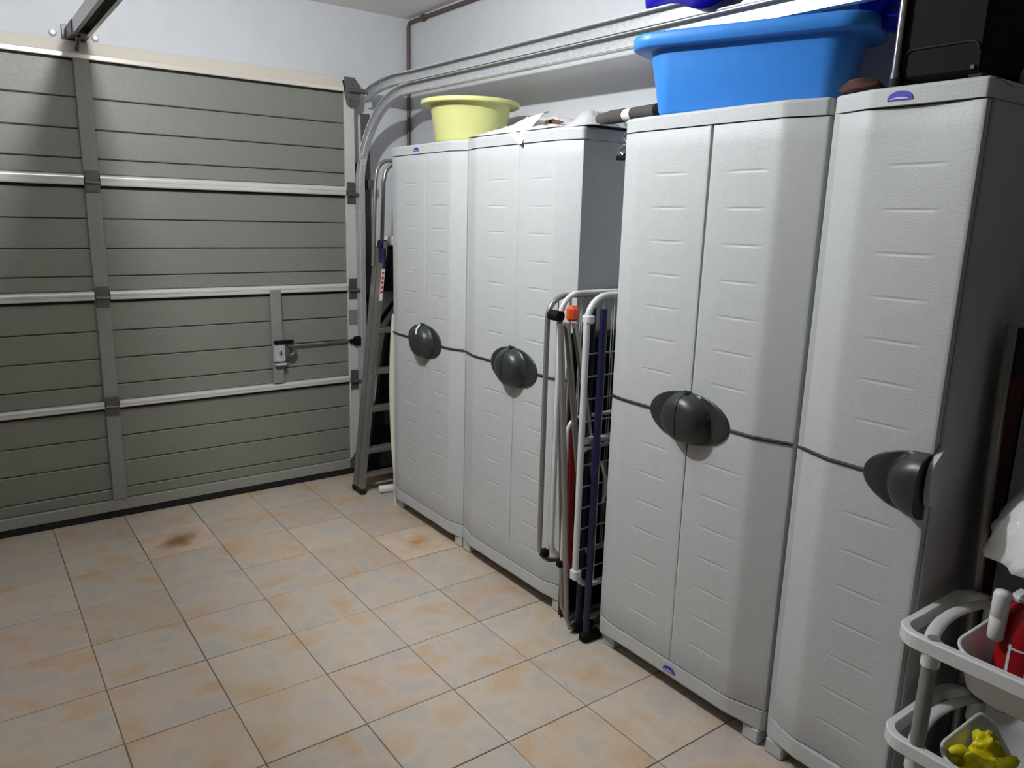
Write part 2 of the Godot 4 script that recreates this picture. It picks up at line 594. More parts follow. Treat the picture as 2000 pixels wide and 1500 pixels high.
	# right stile
	for s in 4:
		var c := MB.new()
		var y0: float = secs[s][0] - 0.02
		var y1: float = secs[s][1] + 0.005
		c.box(Vector3(1.758, (y0 + y1) * 0.5, zf + 0.004), Vector3(0.056, y1 - y0, 0.026), 0.003)
		part("end_stile", c, M.rail_white, d)
	var stk := MB.new()
	stk.box(Vector3(1.758, 0.905, zf + 0.0178), Vector3(0.052, 0.085, 0.0012))
	part("sticker", stk, M.panel, d)
	# roller hinges at the right edge
	for y in [1.575, 1.068, 0.56]:
		var hg := MB.new()
		hg.box(Vector3(1.760, y + 0.022, zf + 0.022), Vector3(0.052, 0.056, 0.006), 0.002)
		hg.box(Vector3(1.762, y - 0.040, zf + 0.022), Vector3(0.058, 0.04, 0.006), 0.002)
		hg.tube([Vector3(1.735, y - 0.014, zf + 0.032), Vector3(1.80, y - 0.014, zf + 0.032)], 0.010, 10)
		for sx in [-1, 1]:
			hg.tube([Vector3(1.76 + sx * 0.016, y + 0.03, zf + 0.022), Vector3(1.76 + sx * 0.016, y + 0.03, zf + 0.030)], 0.005, 6)
		hg.lathe([Vector2(0, 0), Vector2(0.022, 0), Vector2(0.024, 0.006), Vector2(0.022, 0.012), Vector2(0, 0.012)], Vector3(1.815, y - 0.02, zf + 0.032), 14)
		part("roller_hinge", hg, M.zinc_dull, d)
	var tb := MB.new()                                              # top roller bracket with its round lower end
	var tp := PackedVector2Array([Vector2(1.732, 2.15), Vector2(1.732, 2.06)])
	for i in 9:
		var a := deg_to_rad(180.0 + i * 22.5)
		tp.append(Vector2(1.775 + 0.036 * cos(a), 2.035 + 0.036 * sin(a)))
	tp.append(Vector2(1.815, 2.06)); tp.append(Vector2(1.815, 2.11)); tp.append(Vector2(1.785, 2.15))
	tb.extrude(tp, Vector3(0, 0, zf + 0.018), Vector3.RIGHT, Vector3.UP, Vector3(0, 0, 0.012))
	tb.tube([Vector3(1.75, 2.085, zf + 0.04), Vector3(1.84, 2.085, zf + 0.04)], 0.012, 10)
	for q in [Vector2(1.762, 2.04), Vector2(1.79, 2.04), Vector2(1.775, 2.12)]:
		tb.tube([Vector3(q.x, q.y, zf + 0.02), Vector3(q.x, q.y, zf + 0.036)], 0.006, 8)
	part("top_bracket", tb, M.zinc_dull, d)
	var br := MB.new()                                              # bottom corner bracket
	br.extrude(PackedVector2Array([Vector2(1.722, 0.038), Vector2(1.80, 0.038), Vector2(1.80, 0.155), Vector2(1.778, 0.155), Vector2(1.722, 0.085)]), Vector3(0, 0, zf + 0.016), Vector3.RIGHT, Vector3.UP, Vector3(0, 0, 0.008))
	br.tube([Vector3(1.75, 0.10, zf + 0.03), Vector3(1.80, 0.10, zf + 0.03)], 0.012, 8)
	part("bottom_bracket", br, M.zinc_dull, d)
	# lock plate, lock and its rod
	var lp := MB.new()
	lp.box(Vector3(1.327, 0.825, zf + 0.024), Vector3(0.058, 0.49, 0.010), 0.003)
	for y in [1.045, 1.0, 0.90, 0.885, 0.62, 0.6]:
		for x in [1.312, 1.342]:
			lp.tube([Vector3(x, y, zf + 0.026), Vector3(x, y, zf + 0.032)], 0.004, 6)
	part("lock_plate", lp, M.stile, d)
	var lk := MB.new()
	lk.box(Vector3(1.329, 0.745, zf + 0.040), Vector3(0.062, 0.095, 0.024), 0.006)
	lk.tube([Vector3(1.333, 0.755, zf + 0.05), Vector3(1.333, 0.755, zf + 0.060)], 0.012, 12)
	lk.box(Vector3(1.331, 0.685, zf + 0.045), Vector3(0.06, 0.012, 0.03), 0.003)
	part("lock_case", lk, M.zinc, d, "grey metal lock case with a keyhole")
	var key := MB.new()
	key.box(Vector3(1.333, 0.748, zf + 0.0605), Vector3(0.006, 0.026, 0.002))
	part("keyhole", key, M.black, d)
	var lv := MB.new()
	lv.box(Vector3(1.349, 0.803, zf + 0.055), Vector3(0.105, 0.018, 0.016), 0.004)
	part("lever", lv, M.black, d)
	var cam := MB.new()
	cam.tube(arc(Vector3(1.385, 0.752, zf + 0.04), Vector3.RIGHT, Vector3.UP, 0.026, 110, -110, 10), 0.011, 8)
	cam.box(Vector3(1.372, 0.752, zf + 0.035), Vector3(0.03, 0.07, 0.012), 0.004)
	part("latch_cam", cam, M.zinc_dull, d)
	var rod := MB.new()
	rod.tube([Vector3(1.40, 0.768, zf + 0.016), Vector3(1.76, 0.775, zf + 0.016)], 0.0045, 8)
	rod.tube([Vector3(1.355, 0.69, zf + 0.03), Vector3(1.37, 0.67, zf + 0.012), Vector3(1.385, 0.665, zf + 0.006)], 0.005, 8)
	part("lock_rod", rod, M.zinc_dull, d)
	var lt := MB.new()
	lt.box(Vector3(1.772, 0.775, zf + 0.034), Vector3(0.05, 0.05, 0.03), 0.010)
	lt.tube([Vector3(1.73, 0.775, zf + 0.03), Vector3(1.80, 0.775, zf + 0.03)], 0.012, 10)
	part("latch", lt, M.black, d)

func c_rail(pts: Array, side: Vector3, h: float, dep: float) -> MB:     # a C channel swept along pts, its open face towards side
	var b := MB.new()
	var rings := []
	var k := pts.size()
	for i in k:
		var t: Vector3 = (pts[min(i + 1, k - 1)] - pts[max(i - 1, 0)]).normalized()
		var s := side
		var u := s.cross(t).normalized()
		if u.y < 0 or (absf(u.y) < 0.2 and u.z < 0): u = -u
		var w := 0.003
		var P := []
		for q in [[-h, dep], [-h, 0.0], [h, 0.0], [h, dep], [h - 0.006, dep], [h - 0.006, dep - w], [h - w, dep - w], [h - w, w], [-h + w, w], [-h + w, dep - w], [-h + 0.006, dep - w], [-h + 0.006, dep]]:
			P.append(pts[i] + u * q[0] - s * q[1])
		rings.append(P)
	b.grp(false)
	var A: Array = rings[0]
	for i in k - 1:
		for j in A.size():
			var j2 := (j + 1) % A.size()
			b.quad(rings[i][j2], rings[i][j], rings[i + 1][j], rings[i + 1][j2])
	return b

func door_tracks() -> void:
	# lower track: up the jamb, round the bend and back along the room
	var t := thing("door_track", "galvanized door track that bends from the jamb into the lower horizontal rail", "door track", Vector3.ZERO)
	var X := 1.885
	var p := []
	for i in 7: p.append(Vector3(1.803 + 0.007 * i / 6.0, 0.03 + i * 0.27, -3.845))
	var c := Vector3(0, 1.667, -3.45)
	for i in range(1, 13):
		var a := deg_to_rad(180.0 - i * 7.5)
		p.append(Vector3(lerpf(1.812, X, i / 12.0), c.y + 0.395 * sin(a), c.z + 0.395 * cos(a)))
	for i in range(1, 15): p.append(Vector3(X + 0.0, 2.062 - 0.004 * i, -3.45 + i * 0.32))
	var side := Vector3.LEFT
	part("rail", c_rail(p, side, 0.026, -0.026), M.zinc, t)
	var st := MB.new()                                              # wall angle and brackets that carry the upright part
	st.box(Vector3(1.884, 1.0, WALL_Z + 0.006), Vector3(0.05, 1.98, 0.008))
	for y in [0.35, 1.0, 1.62]:
		st.box(Vector3(1.868, y, -3.91), Vector3(0.03, 0.05, 0.10), 0.002)
	part("wall_angle", st, M.zinc_dull, t)
	var js := MB.new()
	js.box(Vector3(1.826, 0.87, WALL_Z + 0.012), Vector3(0.055, 1.72, 0.02), 0.004)
	part("jamb_seal", js, M.rubber, t)
	var t2 := thing("door_track", "straight galvanized upper door track with a dipped end by the top roller", "door track", Vector3.ZERO)
	var q := [Vector3(1.86, 2.058, -3.875), Vector3(1.865, 2.090, -3.80), Vector3(1.872, 2.108, -3.70), Vector3(1.878, 2.117, -3.58)]
	for i in range(0, 15): q.append(Vector3(X, 2.113 - 0.004 * i, -3.45 + i * 0.32))
	part("rail", c_rail(q, side, 0.027, -0.026), M.zinc, t2)
	for z in [0.2, 0.9]:                                            # hangers to the ceiling, behind the camera's view
		var hg := MB.new()
		hg.box(Vector3(1.91, 2.28, z), Vector3(0.03, 0.45, 0.004))
		part("hanger", hg, M.zinc_dull, t2)

func opener_rail() -> void:
	var t := thing("opener_rail", "shiny steel opener rail running back from the top of the door", "opener rail", Vector3(0.533, 0, 0))
	var r := MB.new()
	var z0 := -3.80
	var z1 := -0.55
	var L := Vector3(0, 0, z1 - z0)
	var o := Vector3(0, 2.156, z0)
	r.extrude(PackedVector2Array([Vector2(-0.033, 0), Vector2(-0.018, 0), Vector2(-0.018, 0.003), Vector2(-0.030, 0.003), Vector2(-0.030, 0.052), Vector2(0.030, 0.052), Vector2(0.030, 0.003), Vector2(0.018, 0.003), Vector2(0.018, 0), Vector2(0.033, 0), Vector2(0.033, 0.055), Vector2(-0.033, 0.055)]), o, Vector3.RIGHT, Vector3.UP, L)
	part("rail", r, M.steel, t, "shiny steel channel, open underneath")
	var ch := MB.new()
	ch.box(Vector3(0, 2.172, (z0 + z1) * 0.5 + 0.06), Vector3(0.022, 0.012, z1 - z0 - 0.2))
	part("chain", ch, M.rubber, t)
	var br := MB.new()
	br.box(Vector3(0, 2.185, -3.865), Vector3(0.075, 0.056, 0.18), 0.004)
	br.box(Vector3(0, 2.185, WALL_Z + 0.008), Vector3(0.105, 0.07, 0.012), 0.002)
	part("wall_bracket", br, M.zinc_dull, t)
	for sx in [-0.085, 0.075]:
		var bt := MB.new()
		bt.tube([Vector3(sx, 2.183, WALL_Z - 0.001), Vector3(sx, 2.183, WALL_Z + 0.008), Vector3(sx, 2.183, WALL_Z + 0.018)], [0.016, 0.016, 0.009], 10)
		part("bolt", bt, M.white_plastic, t)
	var arm := MB.new()
	arm.tube([Vector3(-0.01, 2.155, -3.80), Vector3(-0.012, 2.11, -3.868)], 0.009, 8)
	part("door_arm", arm, M.zinc_dull, t)
	var mo := MB.new()
	mo.box(Vector3(0, 2.20, -0.38), Vector3(0.22, 0.16, 0.36), 0.02)
	part("motor", mo, M.white_plastic, t)
	for sx in [-0.09, 0.09]:
		var hg := MB.new()
		hg.box(Vector3(sx, 2.39, -0.38), Vector3(0.025, 0.23, 0.003))
		part("hanger", hg, M.zinc_dull, t)

func copper_pipe() -> void:
	var t := thing("copper_pipe", "thin brown copper pipe down the corner and along under the ceiling", "pipe", Vector3.ZERO)
	var x := 2.142
	var zc := -3.945
	var p := [Vector3(x, 0.9, zc), Vector3(x, 2.40, zc)]
	p.append_array(arc(Vector3(x, 2.452, zc + 0.03), Vector3.BACK, Vector3.UP, 0.03, 180, 90, 6))
	p.append(Vector3(x, 2.478, -3.4)); p.append(Vector3(x, 2.45, 1.0))
	var b := MB.new()
	b.tube(p, 0.0095, 10)
	part("pipe", b, M.copper, t)
	var c := MB.new()
	c.tube([Vector3(x, 2.48, -3.80), Vector3(x, 2.48, -3.77)], 0.016, 10)
	c.tube([Vector3(x + 0.0165, 2.48, -3.785), Vector3(x - 0.004, 2.48, -3.785)], 0.006, 8)
	part("clip", c, M.copper, t)

# ---------------------------------------------------------------- cabinets
var prof_z := []
var prof_x := []

func fx_raw(z: float) -> float:
	for i in prof_z.size() - 1:
		if z <= prof_z[i + 1]:
			return lerpf(prof_x[i], prof_x[i + 1], clampf((z - prof_z[i]) / (prof_z[i + 1] - prof_z[i]), -1.0, 1.0))
	return prof_x[prof_x.size() - 1]

func fx(z: float) -> float:                                        # the front's distance, its corners rounded
	var s := 0.0
	for k in [-0.009, -0.006, -0.002, 0.002, 0.006, 0.009]: s += fx_raw(clampf(z + k, prof_z[0], prof_z[prof_z.size() - 1]))
	return s / 6.0

func zs_between(a: float, b: float, step: float) -> Array:
	var n := int(ceil((b - a) / step))
	var out := []
	for i in n + 1: out.append(lerpf(a, b, float(i) / n))
	return out

const XB := 2.105                                                  # the cabinets' backs
const DASH_Y := [1.604, 1.508, 1.412, 1.314, 1.217, 1.120, 1.023, 0.787, 0.690, 0.594, 0.498, 0.402, 0.306, 0.212]

func band(z0: float, z1: float, y0: float, y1: float, off: float, round_top: bool) -> MB:   # the lid and the base: a slab that follows the front
	var b := MB.new()
	var rings := []
	var zz := zs_between(z0, z1, 0.009)
	zz.insert(1, z0 + 0.002); zz.insert(2, z0 + 0.006)
	zz.insert(zz.size() - 1, z1 - 0.006); zz.insert(zz.size() - 1, z1 - 0.002)
	for i in zz.size():
		var z: float = zz[i]
		var e: float = min(z - z0, z1 - z)
		var rd := 0.0
		if e < 0.012: rd = 0.012 - sqrt(maxf(0.0, 0.012 * 0.012 - (0.012 - e) * (0.012 - e)))
		var x: float = fx(z) - off + rd
		var r := 0.008
		var ring := []
		var yb := y0
		if not round_top: yb = y0 + 0.012 * smoothstep(0.0, 0.11, minf(z - z0, z1 - z))
		if round_top:
			ring = [Vector3(x, y0, z), Vector3(x, y1 - r, z), Vector3(x + r * 0.3, y1 - r * 0.3, z), Vector3(x + r, y1 - rd * 0.4, z), Vector3(XB, y1 - rd * 0.4, z), Vector3(XB, y0, z)]
		else:
			ring = [Vector3(x, yb + r, z), Vector3(x, y1, z), Vector3(XB, y1, z), Vector3(XB, yb, z), Vector3(x + r, yb, z), Vector3(x + r * 0.3, yb + r * 0.3, z)]
		ring.reverse()
		rings.append(ring)
	b.grp(false)
	for i in rings.size() - 1:
		for j in 6:
			var j2 := (j + 1) % 6
			b.quad(rings[i][j2], rings[i][j], rings[i + 1][j], rings[i + 1][j2])
	var first: Array = rings[0]
	b.cap(first, false)
	b.cap(rings[rings.size() - 1], true)
	return b

func door_mesh(zl: Callable, zr: Callable, y0: float, y1: float, dash_c: float, dash_l: float, warp: float, bev := 0.0015) -> MB:
	var b := MB.new()
	var ys := [y0, y0 + 0.003]
	var rows := DASH_Y.duplicate()
	rows.reverse()
	for d in rows:
		for k in [-0.0092, -0.0078, -0.0072, -0.0040, -0.0012, 0.0008, 0.0026, 0.0032, 0.0046]: ys.append(d + k)
		ys.append(d + 0.035); ys.append(d + 0.065)
	ys = ys.filter(func(v): return v < y1 - 0.004)
	ys.append(y1 - 0.003); ys.append(y1)
	ys.sort()
	var S := []
	for i in 41: S.append(float(i) / 40.0)
	S.insert(1, 0.012); S.insert(S.size() - 1, 0.988)
	var P := []
	for y in ys:
		var a: float = zl.call(y)
		var c: float = zr.call(y)
		var row := []
		for s in S:
			var z: float = lerpf(a, c, s)
			var x := fx(z)
			var dz: float = (z - dash_c) / (dash_l * 0.5)
			if absf(dz) < 1.0:
				var env := sqrt(1.0 - dz * dz)
				for d in DASH_Y:
					var q: float = y - d
					if q > -0.0078 and q < 0.0032:
						var g := 0.0
						if q >= -0.0012: g = 1.0 - (q + 0.0012) / 0.0038
						else: g = 1.0 + (q + 0.0012) / 0.0060
						x += 0.0022 * env * clampf(g, 0.0, 1.0)
			var e: float = min(min(z - a, c - z), min(y - y0, y1 - y))
			if e < bev: x += bev - e
			if warp > 0.0:
				var up := clampf((y - 1.25) / 0.48, 0.0, 1.0)
				var dn := clampf((0.45 - y) / 0.34, 0.0, 1.0)
				var bow := sin(PI * clampf((s - 0.22) / 0.74, 0.0, 1.0))
				x += warp * (up * up + 0.8 * dn * dn) * bow
			row.append(Vector3(x, y, z))
		P.append(row)
	b.grid(P, Vector3.LEFT)
	b.grp(false)                                                    # edges back to the carcass
	var dep := 0.020
	var w := Vector3(dep, 0, 0)
	var n := P.size()
	var m: int = P[0].size()
	for i in n - 1:
		b._oq(P[i][0], P[i + 1][0], P[i + 1][0] + w, P[i][0] + w, Vector3.FORWARD)
		b._oq(P[i][m - 1], P[i + 1][m - 1], P[i + 1][m - 1] + w, P[i][m - 1] + w, Vector3.BACK)
	for j in m - 1:
		b._oq(P[0][j], P[0][j + 1], P[0][j + 1] + w, P[0][j] + w, Vector3.DOWN)
		b._oq(P[n - 1][j], P[n - 1][j + 1], P[n - 1][j + 1] + w, P[n - 1][j] + w, Vector3.UP)
	return b

func cord_mesh(za: float, zb: float) -> MB:
	var b := MB.new()
	var p := []
	for z in zs_between(za, zb, 0.012): p.append(Vector3(fx(z) - 0.0005, CORD_Y - 0.001, z))
	b.tube(p, 0.0048, 8)
	return b

func handle_mesh(zc: float, sgn: float) -> MB:                     # half an oval plate with half of the raised grip
	var b := MB.new()
	var A := 0.149
	var B := 0.077
	var P := []
	var N := 26
	var K := 22
	for i in N + 1:
		var u: float = lerpf(0.0015, A * 0.9995, 1.0 - pow(1.0 - float(i) / N, 1.5))
		var half := B * sqrt(maxf(0.0, 1.0 - (u / A) * (u / A)))
		var row := []
		for k in K + 1:
			var v: float = half * sin(PI * (float(k) / K - 0.5))
			var r := sqrt((u / A) * (u / A) + (v / B) * (v / B))
			var h := 0.004 + 0.006 * sqrt(maxf(0.0, 1.0 - pow(r, 6.0)))
			var d := sqrt(pow(u / 0.082, 2.0) + pow(v / 0.0755, 2.0))
			if d < 1.0: h += 0.050 * pow(1.0 - pow(d, 3.2), 0.5)
			elif u > 0.05: h = maxf(0.0012, h - 0.006 * clampf(1.0 - (d - 1.0) / 0.35, 0.0, 1.0))
			row.append(Vector3(1.70 - h, CORD_Y + 0.001 + v, zc + sgn * u))
		P.append(row)
	b.grid(P, Vector3.LEFT)
	b.grp(false)
	for i in N:                                                     # rim down to the door
		for k in [0, K]:
			var a: Vector3 = P[i][k]
			var c: Vector3 = P[i + 1][k]
			b._oq(a, c, Vector3(1.7005, c.y, c.z), Vector3(1.7005, a.y, a.z), Vector3.DOWN if k == 0 else Vector3.UP)
	for k in K:                                                     # the cut at the seam
		var a: Vector3 = P[0][k]
		var c: Vector3 = P[0][k + 1]
		b._oq(a, c, Vector3(1.7005, c.y, c.z), Vector3(1.7005, a.y, a.z), Vector3(0, 0, -sgn))
	return b

func badge(parent: Node3D, y: float, z: float, w: float, h: float) -> void:   # blue half-oval emblem with a pale band along its foot
	var x := fx(z) - 0.0046
	var b := MB.new()
	var P := PackedVector2Array()
	for i in 17:
		var a := PI * i / 16.0
		P.append(Vector2(cos(a) * w * 0.5, pow(sin(a), 0.8) * h))
	b.extrude(P, Vector3(x, y, z), Vector3.BACK, Vector3.UP, Vector3(-0.0012, 0, 0))
	var o := part("emblem", b, M.badge_blue, parent, "blue half-oval emblem")
	var s := MB.new()
	var Q := PackedVector2Array()
	for i in 13:
		var t := i / 12.0
		Q.append(Vector2(lerpf(-0.40, 0.36, t) * w, h * (0.10 + 0.06 * sin(t * PI))))
	for i in 13:
		var t := 1.0 - i / 12.0
		Q.append(Vector2(lerpf(-0.38, 0.33, t) * w, h * (0.15 + 0.20 * pow(sin(t * PI), 0.8))))
	s.extrude(Q, Vector3(x - 0.0012, y, z), Vector3.BACK, Vector3.UP, Vector3(-0.0005, 0, 0))
	part("emblem_band", s, M.badge_white, o)

func cabinet(label: String, pz: Array, px: Array, gap_top: float, dash_l: float, hasp: bool, base_badge: bool, _w: float) -> void:
	prof_z = pz
	prof_x = px
	var t := thing("storage_cabinet", label, "cabinet", Vector3.ZERO, 0.0, "grey plastic storage cabinets")
	var z0: float = pz[0]
	var z1: float = pz[4]
	var zc: float = pz[2]
	var body := MB.new()
	body.box(Vector3((1.742 + XB) * 0.5, 0.91, (z0 + z1) * 0.5), Vector3(XB - 1.742, 1.64, z1 - z0 - 0.008), 0.004)
	part("body", body, M.cabinet, t)
	var lid := band(z0, z1, 1.7275, 1.768, 0.004, true)
	part("lid", lid, M.cabinet, t)
	var base := band(z0, z1, 0.044, 0.108, 0.003, false)
	part("base", base, M.cabinet, t)
	for z in [z0 + 0.035, z1 - 0.035]:
		for x in [1.752, 2.06]:
			var ft := MB.new()
			ft.box(Vector3(x, 0.0235, z), Vector3(0.055, 0.046, 0.055), 0.004)
			part("foot", ft, M.cabinet, t)
	var gl := func(y: float) -> float: return zc - (0.0003 if y > 0.9 else 0.0010)
	var gr := func(y: float) -> float: return zc + (0.0003 if y > 0.9 else 0.0010) + gap_top * clampf((y - 0.35) / 1.3, 0.0, 1.0)
	var le := func(_y: float) -> float: return z0 + 0.002
	var re := func(_y: float) -> float: return z1 - 0.002
	var off := 0.133 if dash_l > 0.125 else 0.125
	var d1 := part("door", door_mesh(le, gl, 0.1115, 1.7245, zc - off, dash_l, 0.0), M.cabinet, t)
	var d2 := part("door", door_mesh(gr, re, 0.1115, 1.7245, zc + off, dash_l, 0.0), M.cabinet, t)
	part("cord", cord_mesh(z0 + 0.004, zc - 0.146), M.cab_groove, d1)
	part("cord", cord_mesh(zc + 0.146, z1 - 0.004), M.cab_groove, d2)
	part("handle", handle_mesh(zc, -1.0), M.handle, d1)
	part("handle", handle_mesh(zc, 1.0), M.handle, d2)
	var nub := MB.new()
	nub.tube([Vector3(1.698, CORD_Y + 0.074, zc), Vector3(1.676, CORD_Y + 0.080, zc)], 0.0075, 8)
	part("latch", nub, M.handle, d1)
	if hasp:
		var h := MB.new()
		h.tube([Vector3(1.668, 0.986, zc + 0.012), Vector3(1.649, 0.968, zc + 0.016), Vector3(1.643, 0.944, zc + 0.020)], 0.005, 8)
		part("hasp", h, M.white_tube, d1, "small bright metal hasp")
		badge(t, 1.738, -3.055, 0.044, 0.017)
	if base_badge:
		badge(t, 0.076, -1.425, 0.050, 0.018)

func narrow_cabinet() -> void:
	prof_z = [-1.090, -0.985, -0.90, -0.80, -0.733]
	prof_x = [1.735, 1.700, 1.700, 1.700, 1.700]
	var t := thing("storage_cabinet", "narrow grey plastic storage cabinet under the black box, beside the trolley", "cabinet", Vector3.ZERO, 0.0, "grey plastic storage cabinets")
	var z0 := -1.090
	var z1 := -0.733
	var body := MB.new()
	body.box(Vector3((1.728 + XB) * 0.5, 0.91, (z0 + z1) * 0.5), Vector3(XB - 1.728, 1.64, z1 - z0 - 0.006), 0.004)
	part("body", body, M.cabinet, t)
	part("lid", band(z0, z1, 1.7275, 1.768, 0.004, true), M.cabinet, t)
	part("base", band(z0, z1, 0.044, 0.108, 0.003, false), M.cabinet, t)
	for z in [z0 + 0.035, z1 - 0.035]:
		for x in [1.752, 2.06]:
			var ft := MB.new()
			ft.box(Vector3(x, 0.0235, z), Vector3(0.055, 0.046, 0.055), 0.004)
			part("foot", ft, M.cabinet, t)
	var le := func(_y: float) -> float: return z0 + 0.002
	var re := func(_y: float) -> float: return z1 - 0.006
	var d := part("door", door_mesh(le, re, 0.1115, 1.7245, -0.863, 0.127, 0.011), M.cabinet, t)
	part("cord", cord_mesh(z0 + 0.004, -0.885), M.cab_groove, d)
	part("handle", handle_mesh(-0.739, -1.0), M.handle, d)
	var lug := MB.new()                                             # the rounded tab of the side wall beside the handle
	var P := PackedVector2Array([Vector2(1.72, 0.995)])
	for i in 9:
		var a := PI * i / 8.0
		P.append(Vector2(1.688 - 0.014 * sin(a), 0.918 + 0.052 * cos(a)))
	P.append(Vector2(1.72, 0.855))
	lug.extrude(P, Vector3(0, 0, z1 - 0.003), Vector3.RIGHT, Vector3.UP, Vector3(0, 0, 0.012))
	part("side_tab", lug, M.cabinet, t)
	badge(t, 1.737, -0.914, 0.056, 0.020)

# ---------------------------------------------------------------- on top of the cabinets
func yellow_basin() -> void:
	var t := thing("plastic_basin", "round pale yellow plastic basin with a flat rim on the first cabinet", "basin", Vector3(1.865, 1.7685, -2.885))
	var b := MB.new()
	var H := 0.168
	b.lathe([Vector2(0, 0), Vector2(0.138, 0), Vector2(0.145, 0.005), Vector2(0.150, 0.016), Vector2(0.171, H - 0.016), Vector2(0.1725, H - 0.0125), Vector2(0.1745, H - 0.011), Vector2(0.208, H - 0.015), Vector2(0.2105, H - 0.014), Vector2(0.2118, H - 0.010), Vector2(0.2118, H + 0.000), Vector2(0.2095, H + 0.003), Vector2(0.2065, H + 0.004), Vector2(0.178, H + 0.004), Vector2(0.171, H + 0.001), Vector2(0.166, H - 0.012), Vector2(0.147, 0.018), Vector2(0.138, 0.006), Vector2(0, 0.005)], Vector3.ZERO, 64)
	part("bowl", b, M.yellow, t)

func blue_tub() -> void:
	var turn := atan2(0.352, 0.936)
	var t := thing("plastic_tub", "large light blue plastic tub with a wide flared rim", "tub", Vector3(1.884, 1.7685, -1.452), turn)
	var b := MB.new()
	var prof := [[0.232, 0.076, 0.0], [0.246, 0.088, 0.004], [0.253, 0.094, 0.014], [0.290, 0.114, 0.178], [0.291, 0.115, 0.183], [0.326, 0.144, 0.180], [0.331, 0.149, 0.183], [0.332, 0.150, 0.212], [0.328, 0.147, 0.218], [0.300, 0.122, 0.218], [0.290, 0.113, 0.211], [0.285, 0.108, 0.195], [0.249, 0.090, 0.016], [0.240, 0.083, 0.007], [0.05, 0.03, 0.006]]
	var rings := []
	for p in prof:
		var r: float = clampf(p[0] - 0.205, 0.028, 0.085)
		rings.append(round_rect(Vector3(0, p[2], 0), Vector3.BACK, Vector3.RIGHT, p[0], p[1], r, 8))
	b.grp(true)
	b.loft(rings, false, false)
	b.grp(false)
	b.cap(rings[0], true)
	b.cap(rings[rings.size() - 1], false)
	part("tub_body", b, M.blue, t)
	var nt := MB.new()                                              # the little step in the rim near its left end
	nt.box(Vector3(-0.136, 0.214, -0.215), Vector3(0.026, 0.012, 0.012), 0.003)
	part("rim_step", nt, M.blue, t)

func blob(c: Vector3, r: Vector3, sd: int, amp: float, fq: float, flat_y := -9.0, nu := 28, nv := 18) -> MB:   # a lumpy soft body
	var n := noise(fq, sd, 3)
	var b := MB.new()
	var rings := []
	for i in nv + 1:
		var th := PI * (float(i) / nv)
		var ring := []
		for j in nu:
			var ph := TAU * j / nu
			var d := Vector3(sin(th) * cos(ph), -cos(th), -sin(th) * sin(ph))
			var k := 1.0 + amp * n.get_noise_3d(d.x * 10.0, d.y * 10.0, d.z * 10.0)
			var p := c + d * r * k
			if p.y < flat_y: p.y = flat_y
			ring.append(p)
		rings.append(ring)
	b.grp(true)
	b.loft(rings, false, false)
	return b

func blue_bundle() -> void:
	# a plastic sheet heaped over the two rails: swept sections, sagging in front and behind
	var b := MB.new()
	var rings := []
	var n := noise(0.9, 77, 3)
	var NZ := 30
	for i in NZ + 1:
		var s := float(i) / NZ
		var z := lerpf(-1.865, -0.90, s)
		var e := pow(sin(PI * clampf(s, 0.02, 0.98)), 0.35)
		var front := 1.862 - 0.035 * exp(-pow((z + 1.63) / 0.12, 2.0))
		var back := 2.10
		var top := 2.13 + 0.26 * e
		var sag_f := 0.052 * exp(-pow((z + 1.60) / 0.10, 2.0))
		var sag_b := 0.16 * exp(-pow((z + 1.07) / 0.17, 4.0))
		var bot := 2.124 - 0.012 * s
		var ring := []
		var pts := [Vector2(front, bot - sag_f), Vector2(front - 0.006, bot + 0.03), Vector2(front + 0.01, lerpf(bot, top, 0.6)), Vector2(front + 0.05, top - 0.01), Vector2(1.98, top), Vector2(back - 0.03, top - 0.03), Vector2(back, lerpf(bot, top, 0.5)), Vector2(back, bot - sag_b * 0.6), Vector2(2.04, bot - sag_b), Vector2(1.955, bot - sag_b), Vector2(1.93, bot - 0.002), Vector2(1.89, bot)]
		for q in pts:
			var w := 0.012 * n.get_noise_3d(q.x * 12.0, q.y * 12.0, z * 9.0)
			ring.append(Vector3(q.x + (w if q.y > bot + 0.02 else 0.0), q.y + (w if q.y > bot + 0.05 else 0.0), z))
		rings.append(ring)
	b.grp(true)
	b.loft(rings, false, true)
	single("plastic_sheet", b, M.deep_blue, "deep blue plastic sheet heaped on top of the door tracks above the light blue tub", "plastic sheet")

func crumple_sheet(P: Array, th: float) -> MB:                       # a soft sheet with a little thickness
	var b := MB.new()
	var rows := P.size()
	var cols: int = P[0].size()
	var Q := []
	for i in rows:
		var row := []
		for j in cols:
			var a: Vector3 = P[min(i + 1, rows - 1)][j] - P[max(i - 1, 0)][j]
			var c: Vector3 = P[i][min(j + 1, cols - 1)] - P[i][max(j - 1, 0)]
			var nn := a.cross(c).normalized()
			row.append(P[i][j] - nn * th)
		Q.append(row)
	var a0: Vector3 = P[1][0] - P[0][0]
	var c0: Vector3 = P[0][1] - P[0][0]
	var up := a0.cross(c0)
	b.grid(P, up)
	b.grid(Q, -up)
	return b

